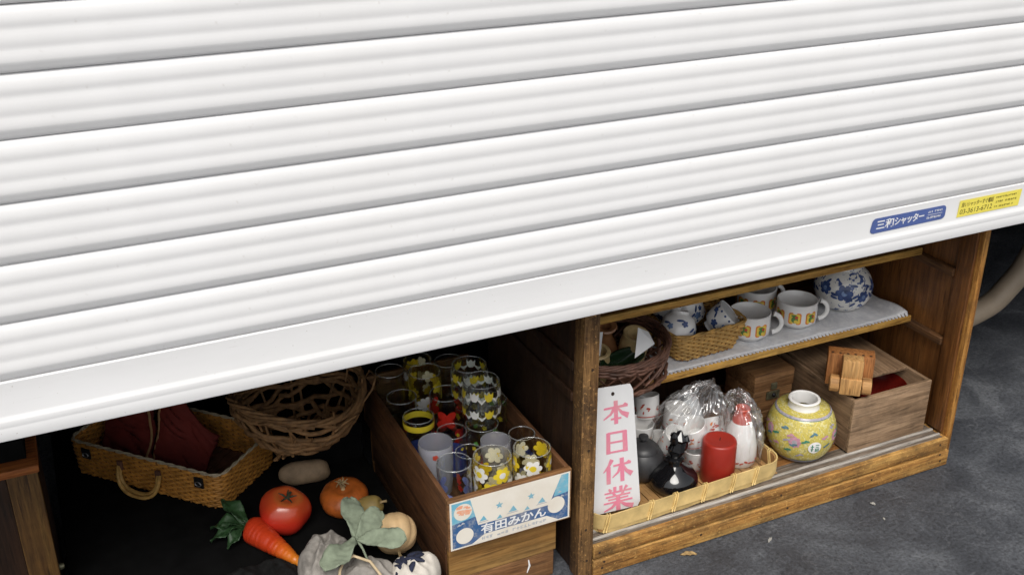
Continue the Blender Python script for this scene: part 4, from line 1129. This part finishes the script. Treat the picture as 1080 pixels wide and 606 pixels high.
tumbler('tumbler', 'lower glass under the rear tulip glass', .735, .400, ZG, .0330, .080, 'glass_clear', (('dots', 0, 'frit_yellow', .25, 6, .3, .8, 'frit_white'),))
tumbler('tumbler', 'round-bellied tulip glass stacked at the back right of the crate', .735, .400, ZG + .0815, .0365, .095, 'glass_clear', (('tulips', .3),), foot=foot_)
tumbler('tumbler', 'clear glass with a bright yellow ring by the left wall of the crate', .598, .338, ZG, .0315, .122, 'glass_clear', (('band', .83, .94, 'frit_yellow'), ('band', .1, .4, 'frit_blue')))
tumbler('tumbler', 'plain clear glass with a red spot near the back left of the crate', .598, .440, ZG, .0315, .112, 'glass_clear', (('dots', 0, 'frit_red', .2, 2, .4, .5, 'frit_white'),))
tumbler('tumbler', 'plain clear glass in the back left corner of the crate', .602, .525, ZG, .0315, .130, 'glass_clear', ())
tumbler('tumbler', 'plain clear glass in the back right corner of the crate', .735, .520, ZG, .0315, .126, 'glass_clear', ())
tumbler('tumbler', 'yellow flowered glass against the back board of the crate, between two plain ones', .669, .534, ZG, .0310, .138, 'glass_warm', (('dots', 0, 'frit_yellow', .36, 14, .3, .85, 'frit_white'),))

# ------------------------------------------------------------------ left side: low stand, trunk, twig basket, vegetables
ZP = .100
t = thing('display_stand', 'low black cloth-covered stand under the wicker suitcase and vegetables', 'stand', (.215, .60, .002))
obj('top', MB().box(-.30, .320, -.585, .42, .080, ZP - .002, bev=.006), 'black_felt', t, smooth=35)
for sx in (-.28, .28):
    for sy in (-.55, .38): obj('leg', MB().box(sx - .02, sx + .02, sy - .02, sy + .02, 0, .0798), 'black_felt', t)
# wicker suitcase, turned about 47 degrees
tk = thing('wicker_suitcase', 'open honey coloured wicker suitcase with a cane handle and two dark latches', 'suitcase', (.0, .0, ZP - .001))
ux, vx = Vector((.685, -.729, 0)), Vector((.729, .685, 0))      # along the front, and back into the shop
Acor = Vector((.214, .444, 0)); TL, TDp = .380, .195
cc = Acor - ux * TL / 2 + vx * TDp / 2
tk.location = (cc.x, cc.y, ZP - .001); tk.rotation_euler = (0, 0, math.atan2(ux.y, ux.x))
pt = rrect(TL, TDp, .022, 148)
ft = lambda t: .975 + .025 * t
obj('weave', weave(MB(), pt, .004, .080, 14, ft, .0031, .0027, 6, wob=.0004), 'wicker_trunk', tk, smooth=True, kind='stuff')
obj('uprights', uprights(MB(), pt, .002, .083, ft, .0026), 'wicker_shade', tk, kind='stuff')
rm = MB()
for ph in (0, PI): rm.tube([Vector((p.x, p.y, .0835)) + n * .0020 * math.cos(k * .9 + ph) + Vector((0, 0, .0020 * math.sin(k * .9 + ph))) for k, (p, n) in enumerate(pt)], .0020, 6, closed=True)
obj('rim', rm, 'rim_grey', tk, smooth=True)
bs = MB()
for k in range(34): bs.box(-TL / 2 + .010 + k * .0106, -TL / 2 + .0198 + k * .0106, -TDp / 2 + .006, TDp / 2 - .006, .002 + .001 * (k % 2), .0035 + .001 * (k % 2), bev=0)
obj('woven_base', bs, 'wicker_dark', tk, kind='stuff')
yf = -TDp / 2
for xx in (-.142, .142):
    l = obj('latch', MB().box(xx - .011, xx + .011, yf - .0075, yf - .0035, .050, .074, bev=.0015), 'latch_metal', tk)
    obj('latch_loop', MB().tube([(xx + .007 * math.cos(a * PI / 6), yf - .0085, .060 + .005 * math.sin(a * PI / 6)) for a in range(12)], .0012, 6, closed=True), 'steel', l)
for q, (dy, dr) in enumerate(((.012, 0), (.019, .004))):
    hp = []
    for k in range(17):
        a = PI * k / 16; hp.append((-.006 + (.048 + dr) * math.cos(a) ** 1, yf - .006 - dy * math.sin(a) ** .5, .056 - (.050 + dr * 1.3) * math.sin(a) ** .62))
    obj('handle', MB().tube(hp, .0042, 8), 'wicker_honey', tk, smooth=True)
for xx in (-.054, .042): obj('handle_mount', MB().box(xx - .006, xx + .006, yf - .010, yf - .003, .045, .066, bev=.002), 'wicker_dark', tk, smooth=35)
# red cloth bag lying in the trunk
rb = thing('red_bag', 'dark red cloth bag with tan piping lying in the wicker suitcase', 'bag', (cc.x - ux.x * .06, cc.y - ux.y * .06, ZP + .006), math.atan2(ux.y, ux.x))
def bagf(sgn, x0, x1, y0, lean, hh):
    def f(u, v):
        x = x0 + (x1 - x0) * u; z = hh * v
        wv_ = .016 * noise.noise(Vector((x * 14, v * 3, sgn * 4 + 2))) + .008 * (1 - 2 * abs(noise.noise(Vector((x * 22 + v * 4, v * 5, sgn * 3)))))
        return Vector((x, y0 + lean * v * (1 + .4 * u * sgn) + wv_, z * (1 + .08 * math.sin(u * 5 + sgn) - (.62 * u ** 1.5 if sgn else .25 * (1 - u) ** 2))))
    return f
for sgn, (x0, x1, y0, lean) in ((0, (-.105, .018, -.035, .030)), (1, (.022, .140, -.020, .045))):
    b = MB().grid(bagf(sgn, x0, x1, y0, lean, .155), 44, 36)
    o = obj('cloth_panel', b, 'red_cloth', rb, smooth=True); md = o.modifiers.new('thick', 'SOLIDIFY'); md.thickness = .016; md.offset = 0
    e = [bagf(sgn, x0, x1, y0, lean, .155)(1 if sgn == 0 else 0, k / 12) for k in range(13)]
    obj('piping', MB().tube([p + Vector((.002, -.008, 0)) for p in e], .0028, 6), 'tan_piping', rb, smooth=True)

# twig basket
tb = thing('twig_basket', 'round basket of loosely woven brown vine twigs beside the wicker suitcase', 'basket', (.398, .508, ZP + .0885))
def tbp(a, t, off=0):
    r = .074 + .060 * math.sin(t * PI / 2) ** .9 + off
    return Vector((r * math.cos(a), r * math.sin(a) * .95, .006 + .108 * t + .016 * math.sin(a * 2 + .6) * t))
rr = random.Random(12); vines = MB()
for k in range(10):
    t0 = k / 9; a0 = rr.uniform(0, 6.28); n = 46; ph = rr.uniform(0, 6); turns = rr.uniform(.9, 1.3)
    pts = []
    for i in range(n):
        a = a0 + 2 * PI * turns * i / n
        tt = min(1, max(0, t0 + .09 * math.sin(a * 1.5 + ph) + .05 * math.sin(a * 4 + ph) + .03 * math.sin(a * 9 + ph * 2)))
        pts.append(tbp(a, tt, .005 * math.cos(a * 8 + (k % 2) * PI) + rr.uniform(-.0015, .0015)))
    vines.tube(pts, [rr.uniform(.0040, .0060)] * n, 6)
obj('vine_weave', vines, 'twig_bark', tb, smooth=True, kind='stuff')
for k in range(16):
    a = 2 * PI * k / 16 + rr.uniform(-.1, .1); b = MB(); lean = rr.uniform(-.12, .12)
    top = 1.0 + rr.uniform(-.02, .12)
    b.tube([tbp(a + lean * j / 7, min(1.0, top * j / 7), rr.uniform(-.001, .001)) + Vector((0, 0, max(0, top * j / 7 - 1) * .17)) for j in range(8)], [.0036 - .0002 * j for j in range(8)], 6)
    obj('stake', b, 'twig_bark', tb, smooth=True)
for k, (a, w) in enumerate(((-2.35, .5), (-1.25, .4), (-.4, .5))):
    b = MB(); b.tube([tbp(a, .72, .006), tbp(a + w * .1, .95, .020), tbp(a + w * .4, 1.06, .028), tbp(a + w * .8, 1.0, .022), tbp(a + w, .70, .010), tbp(a + w * .9, .45, .006)], [.0022, .0026, .0026, .0024, .002, .0015], 6)
    obj('loose_twig', b, 'twig_bark', tb, smooth=True)
for q in range(4):
    b = MB(); ph = q * 1.6
    b.tube([tbp(2 * PI * i / 60, 1.0, .005 * math.cos(i * .5 + ph)) + Vector((0, 0, .005 * math.sin(i * .5 + ph))) for i in range(60)], .0038, 6, closed=True)
    obj('rim_twig', b, 'twig_bark', tb, smooth=True)
b = MB()
for k in range(9): b.tube([(-.074 * math.cos(k * .35 - 1.4), -.07, .006), (0, 0, .004 + k * .0003), (.074 * math.cos(k * .35 - 1.4), .07, .006)], .0032, 5)
obj('base', b, 'twig_bark', tb, kind='stuff')

t = thing('black_box', 'black box under the twig basket behind the potato', 'box', (.448, .615, ZP - .0018))
obj('body', MB().box(-.072, .080, -.100, .105, 0, .062, bev=.002), 'black_felt', t); obj('lid', MB().box(-.074, .082, -.102, .107, .0625, .0895, bev=.002), 'black_felt', t)

# vegetables
def blob(prof, n, lobe=None, jit=0, seed=0, mat=None):
    b = MB().lathe(prof, n, None, 0, lobe)
    if jit: b.v = [tuple(Vector(p) * (1 + jit * noise.noise(Vector(p) * 28 + Vector((seed, 0, 0))))) for p in b.v]
    if mat: b.v = [tuple(mat @ Vector(p)) for p in b.v]
    return b
def sphere_prof(R, H, n=20, dimple=0.0, pw=1.0):
    out = []
    for k in range(n + 1):
        a = PI * k / n; r = R * math.sin(a) ** pw; z = -H * math.cos(a)
        z -= dimple * max(0, 1 - (r / (R * .45)) ** 2) if k > n * .6 else 0
        out.append((max(r, 0.0), z))
    out[0] = (0, out[0][1]); out[-1] = (0, out[-1][1])
    return out
t = thing('tomato', 'large glossy red tomato behind the carrot', 'tomato', (0.315, 0.338, ZP + .042), 0, None, (R_(14), R_(10), 0))
obj('fruit', blob(sphere_prof(.0495, .0445, 24, .010, .92), 48, lambda a, z: 1 + .028 * math.cos(5 * a + .4) + .018 * math.cos(3 * a), .03, 2), 'tomato_skin', t, smooth=True)
b = MB().tube([(0, 0, .030), (.002, 0, .040), (.006, .003, .048)], [.003, .0024, .003], 6)
for k in range(5): a = k * 1.257; b.tube([(0, 0, .034), (.010 * math.cos(a), .010 * math.sin(a), .0385), (.019 * math.cos(a), .019 * math.sin(a), .0385)], [.002, .002, .0006], 5)
obj('stem', b, 'stem_dark', t, smooth=True)
t = thing('potato', 'brown oblong potato in front of the twig basket', 'potato', (0.392, 0.478, ZP + .023), R_(-10))
obj('tuber', blob([(r, z) for r, z in sphere_prof(.0255, .053, 22, 0, .8)], 32, None, .16, 5, Matrix.Rotation(PI / 2, 4, 'Y')), 'potato_skin', t, smooth=True)
t = thing('small_pumpkin', 'flattened orange pumpkin with a dry curly stem behind the grey green leaves', 'pumpkin', (.438, .350, ZP + .028), 0, None, (R_(8), R_(-6), 0))
obj('fruit', blob(sphere_prof(.0475, .030, 22, .008, .85), 60, lambda a, z: 1 + .035 * abs(math.cos(4.5 * a)), .02, 3), 'pumpkin_skin', t, smooth=True)
b = MB(); rr = random.Random(3)
b.tube([(0, 0, .018), (.001, 0, .030), (-.002, .002, .040)], [.005, .004, .004], 7)
for k in range(8): a = k * .785; b.tube([(-.002, .002, .036), (.007 * math.cos(a), .007 * math.sin(a), .040 + rr.uniform(0, .005)), (.014 * math.cos(a + .3), .014 * math.sin(a + .3), .038 + rr.uniform(-.003, .008))], [.0022, .0016, .0008], 5)
obj('stem', b, 'dry_stem', t, smooth=True)
# carrot: from the leafy end down to the tip
c0, c1 = Vector((0.244, 0.334, ZP + .029)), Vector((0.312, 0.201, ZP + .012))
ax = (c0 - c1); Lc = ax.length
t = thing('carrot', 'bright orange carrot with dark green leaves lying before the tomato', 'carrot', tuple(c1)); t.rotation_mode = 'QUATERNION'; t.rotation_quaternion = ax.to_track_quat('Z', 'Y')
rc = random.Random(31)
pr = [(0, -.004), (.004, -.002), (.0075, .006)] + [(.008 + .0195 * (k / 44) ** .8 - .0009 * (rc.random() < .28), .012 + (Lc - .024) * k / 44) for k in range(45)] + [(.022, Lc - .004), (.012, Lc + .002), (0, Lc + .002)]
obj('root', blob(pr, 36, None, .05, 7), 'carrot_skin', t, smooth=True)
def leaf_mesh(L, W_, curl=.3, fold=.25, wav=.06, n=12, tip=1.0, blunt=False):
    b = MB()
    def f(u, v):
        s = (u - .5) * 2; w = W_ * (math.sin(PI * min(1, (v * .94 + .05)) ** tip) ** .75 if not blunt else min(1, v / .62 + .08) ** .8 * max(.02, 1 - v ** 8) ** .5)
        x = s * w; y = v * L
        z = curl * L * (v - v * v * 1.0) * 1.0 + abs(s) * w * fold + wav * W_ * math.sin(v * 11 + s * 2) * abs(s) + .0012 * math.sin(v * 40 + abs(s) * 6)
        return Vector((x, y, z))
    return b.grid(f, 9, n * 2)
def put_leaf(name, mat, parent, p0, p1, W_, upv=(0, 0, 1), solid=.0012, **kw):
    p0, p1 = Vector(p0), Vector(p1); d = p1 - p0; L = d.length; y = d.normalized(); z = (Vector(upv) - y * Vector(upv).dot(y)).normalized(); x = y.cross(z)
    M = Matrix((x, y, z)).transposed().to_4x4(); M.translation = p0
    b = leaf_mesh(L, W_, **kw); b.v = [tuple(M @ Vector(q)) for q in b.v]
    o = obj(name, b, mat, parent, smooth=True, world=True); md = o.modifiers.new('thick', 'SOLIDIFY'); md.thickness = solid; md.offset = 0
    return o
Mi = Matrix.LocRotScale(t.location, t.rotation_quaternion, None).inverted()
for p1, w in (((0.176, 0.368, ZP + .022), .018), ((0.170, 0.341, ZP + .012), .016), ((0.209, 0.421, ZP + .045), .016), ((0.196, 0.311, ZP + .008), .013)):
    o = put_leaf('leaf', 'leaf_deep', None, c0 + Vector((-.004, .008, 0)), p1, w, curl=.35, fold=.45, wav=.35, solid=.0006)
    o.parent = t; o.data.transform(Mi)
# pale ribbed gourd
t = thing('ribbed_gourd', 'pale ribbed gourd resting beside the grey green leaves near the crate', 'gourd', (0.487, 0.181, ZP + .040), 0, None, (R_(-62), R_(18), 0))
obj('fruit', blob(sphere_prof(.038, .037, 22, .006, .8), 60, lambda a, z: 1 + .10 * abs(math.cos(4.5 * a)) ** .8, .03, 6), 'gourd_skin', t, smooth=True)
obj('stem', MB().tube([(0, 0, -.034), (.001, 0, -.042), (.003, .001, -.048)], [.004, .003, .0035], 7), 'dry_stem', t, smooth=True)
t = thing('olive_gourd', 'small yellowish green gourd just behind the grey green leaves', 'gourd', (0.472, 0.300, ZP + .024), 0, None, (R_(20), R_(60), 0))
obj('fruit', blob(sphere_prof(.024, .032, 18, .004, .85), 36, None, .06, 8), 'olive_skin', t, smooth=True)
obj('stem', MB().tube([(0, 0, .026), (.001, 0, .034), (.004, 0, .040)], [.003, .0025, .003], 6), 'dry_stem', t, smooth=True)
# grey cloth, folded
def lump(cx, cy, z0, rx, ry, hh, seed, rot=0, fold=.35, nu=72, nv=30, fr=5.0):
    b = MB(); cr_, sr_ = math.cos(rot), math.sin(rot)
    def f(u, v):
        a = u * 2 * PI; e = (v * 1.06 - .06) * PI / 2
        q = math.cos(max(e, 0)) ** .7; w = 1 + .10 * noise.noise(Vector((math.cos(a), math.sin(a), seed)))
        x, y = rx * q * math.cos(a) * w, ry * q * math.sin(a) * w
        rdg = 1 - 2 * abs(noise.noise(Vector((x * fr * 9 + seed, y * fr * 3.5, seed * 2))))
        nz = noise.fractal(Vector((x * 22, y * 22, seed)), .8, 2, 3)
        z = hh * math.sin(max(e, 0)) ** .75 * (1 + fold * .55 * (rdg - .4) + .22 * nz)
        return Vector((cx + x * cr_ - y * sr_, cy + x * sr_ + y * cr_, z0 + max(0, z)))
    return b.grid(f, nu, nv, closed_u=True)
tag(obj('grey_cloth', lump(.352, .178, ZP - .001, .052, .072, .058, 2.2, R_(-20)), 'grey_cloth', None, smooth=True), 'folded grey beige cloth lying left of the grey green leaves', 'cloth')
tag(obj('grey_cloth', lump(.412, .110, ZP - .001, .050, .050, .040, 5.1, R_(30), .6), 'grey_cloth', None, smooth=True), 'creased beige cloth under the cord loop at the bottom edge', 'cloth')
nv_ = thing('checked_cloth', 'navy and white checked cloth bundle below the pale gourd', 'cloth', (0.492, 0.092, ZP))
obj('bundle', lump(0, 0, 0, .050, .042, .040, 7.7, R_(15), .5), 'cloth_white', nv_, smooth=True)
rr = random.Random(21)
for k in range(9):
    b = MB(); a = rr.uniform(0, 3.14); ox, oy = rr.uniform(-.028, .028), rr.uniform(-.022, .022)
    pts = []
    for j in range(7):
        s = (j - 3) / 3 * .020; x, y = ox + s * math.cos(a), oy + s * math.sin(a); q = min(1, math.hypot(x / .050, y / .042)); pts.append((x, y, .043 * math.sqrt(max(.05, 1 - q * q)) + .002))
    b.tube(pts, [.002, .005, .006, .0065, .006, .005, .002], 6, flat=.5)
    obj('navy_stripe', b, 'cloth_navy', nv_, smooth=True)
sp_ = thing('sage_sprig', 'sprig of four grey green felt leaves lying over the grey cloth', 'leaves', (0.408, 0.168, ZP + .062))
K = Vector((0.408, 0.168, ZP + .062))
put_leaf('leaf', 'sage_felt', sp_, K, (0.423, 0.254, ZP + .094), .0215, (0, -.8, .6), curl=.22, fold=.18, blunt=True, wav=.22)
put_leaf('leaf', 'sage_felt', sp_, K, (0.468, 0.204, ZP + .084), .0215, (.1, -.6, .8), curl=.25, fold=.2, blunt=True, wav=.22)
put_leaf('leaf', 'sage_felt', sp_, K, (0.484, 0.104, ZP + .082), .0215, (0, -.5, .9), curl=.20, fold=.15, blunt=True, wav=.22)
put_leaf('leaf', 'sage_felt', sp_, K, (0.330, 0.100, ZP + .068), .0245, (-.2, -.3, .9), curl=.22, fold=.12, blunt=True, wav=.22)
obj('stalk', MB().tube([K + Vector((.002, .0, -.002)), K + Vector((.006, -.02, -.010)), K + Vector((.008, -.045, -.022))], [.003, .0022, .002], 6), 'sage_felt', sp_, world=True, smooth=True)
cd = MB(); cd.tube([(0.349, 0.083, ZP + .045), (0.358, 0.106, ZP + .053), (0.370, 0.124, ZP + .056), (0.391, 0.132, ZP + .056), (0.415, 0.107, ZP + .053), (0.422, 0.070, ZP + .048), (0.420, 0.038, ZP + .03)], .0028, 7)
tag(obj('cord_loop', cd, 'cord_beige', None, smooth=True), 'beige cord loop over the creased cloth at the bottom edge', 'cord')
tag(obj('black_cloth', lump(.222, .188, ZP - .001, .085, .060, .024, 9.3, .3, .7), 'black_cloth', None, smooth=True), 'crumpled black cloth under the carrot', 'cloth')

# wooden stand at the left edge
t = thing('wooden_stand', 'honey brown wooden stand with an orange top at the left edge', 'stand', (-.245, .42, .002))
obj('front_panel', MB().box(-.352, -.1435, .306, .316, .002, .374), 'cabinet_dark', t, world=True, smooth=35)
obj('stile', MB().box(-.1430, -.094, .3005, .3225, .002, .3745), 'left_wood', t, world=True, smooth=35)
obj('side_panel', MB().box(-.1065, -.0965, .3230, .540, .002, .3745), 'cabinet_dark', t, world=True, smooth=35)
obj('side_panel', MB().box(-.3525, -.3425, .3230, .540, .002, .3745), 'cabinet_dark', t, world=True, smooth=35)
obj('top', MB().box(-.357, -.0900, .2955, .545, .3750, .3900, bev=.003), 'left_top', t, world=True, smooth=35)
obj('knob', MB().lathe([(0, 0), (.006, 0), (.007, .004), (.005, .010), (0, .011)], 16, Matrix.Translation((-.0965, .335, .150)) @ Matrix.Rotation(PI / 2, 4, 'Y')), 'latch_brass', t, world=True, smooth=40)
t = thing('shade_bin', 'added black open bin darkening the lit top of the wooden stand at the left edge', 'bin', (-.225, .43, .3903))  # added black shape, keeps all but the stand's front lip dark
for bx_ in ((-.125, .118, -.105, -.099), (-.125, .118, .099, .105)): obj('wall', MB().box(*bx_, 0, .20, bev=.001), 'black_felt', t)
for bx_ in ((-.125, -.119), (.112, .118)): obj('wall', MB().box(*bx_, -.0985, .0985, 0, .20, bev=.001), 'black_felt', t)
obj('bottom', MB().box(-.1185, .1115, -.0985, .0985, .001, .006, bev=0), 'black_felt', t)

# pale bent hose right of the cabinet
hp = [Vector(p) for p in ((2.05, .42, .105), (2.11, .41, .130), (2.169, .40, .147), (2.244, .40, .168), (2.293, .40, .205), (2.342, .40, .257), (2.39, .41, .334), (2.44, .44, .46), (2.48, .48, .64))]
fine = []
for i in range(len(hp) - 1):
    p0, p1, p2, p3 = hp[max(0, i - 1)], hp[i], hp[i + 1], hp[min(len(hp) - 1, i + 2)]
    for k in range(6):
        s = k / 6; fine.append(.5 * ((2 * p1) + (p2 - p0) * s + (2 * p0 - 5 * p1 + 4 * p2 - p3) * s * s + (3 * p1 - p0 - 3 * p2 + p3) * s ** 3))
fine = [Vector((1.93, .56, .03)), Vector((1.97, .51, .06))] + fine
hs_ = thing('bent_hose', 'pale beige bent hose in the dark space right of the cabinet', 'hose', (1.93, .56, 0))
obj('tube', MB().tube(fine, [.030] * len(fine), 18), 'hose_skin', hs_, world=True, smooth=40)
obj('floor_collar', MB().lathe([(.050, .0005), (.050, .008), (.040, .012), (.036, .040), (0, .042)], 28), 'cabinet_dark', hs_, smooth=40)

# bits of litter on the asphalt
def scrap(label, x, y, L, W_, rot, mat, cat='leaf', nm='dry_leaf'):
    b = leaf_mesh(L, W_, curl=.25, fold=.35, n=5); o = obj(nm, b, mat, None, smooth=True); o.location = (x, y, .0015); o.rotation_euler = (0, 0, rot)
    md = o.modifiers.new('thick', 'SOLIDIFY'); md.thickness = .0005
    tag(o, label, cat)
plain('leaf_tan', (.36, .24, .10), .8, .3, 60)
plain('scrap_grey', (.34, .33, .30), .8, .2, 60)
scrap('tan dry leaf on the asphalt below the cabinet plinth', 1.075, .030, .034, .006, 1.2, 'leaf_tan')
scrap('pale wood splinter on the asphalt before the middle of the plinth', 1.23, -.001, .020, .0030, -1.0, 'scrap_grey', 'splinter', 'wood_splinter')
scrap('grey paper scrap on the asphalt near the right end of the plinth', 1.52, .005, .012, .004, .5, 'scrap_grey', 'paper scrap', 'paper_scrap')
scrap('small pale splinter on the asphalt right of the ring scratches', 1.50, -.045, .009, .002, -.4, 'scrap_grey', 'splinter', 'wood_splinter')
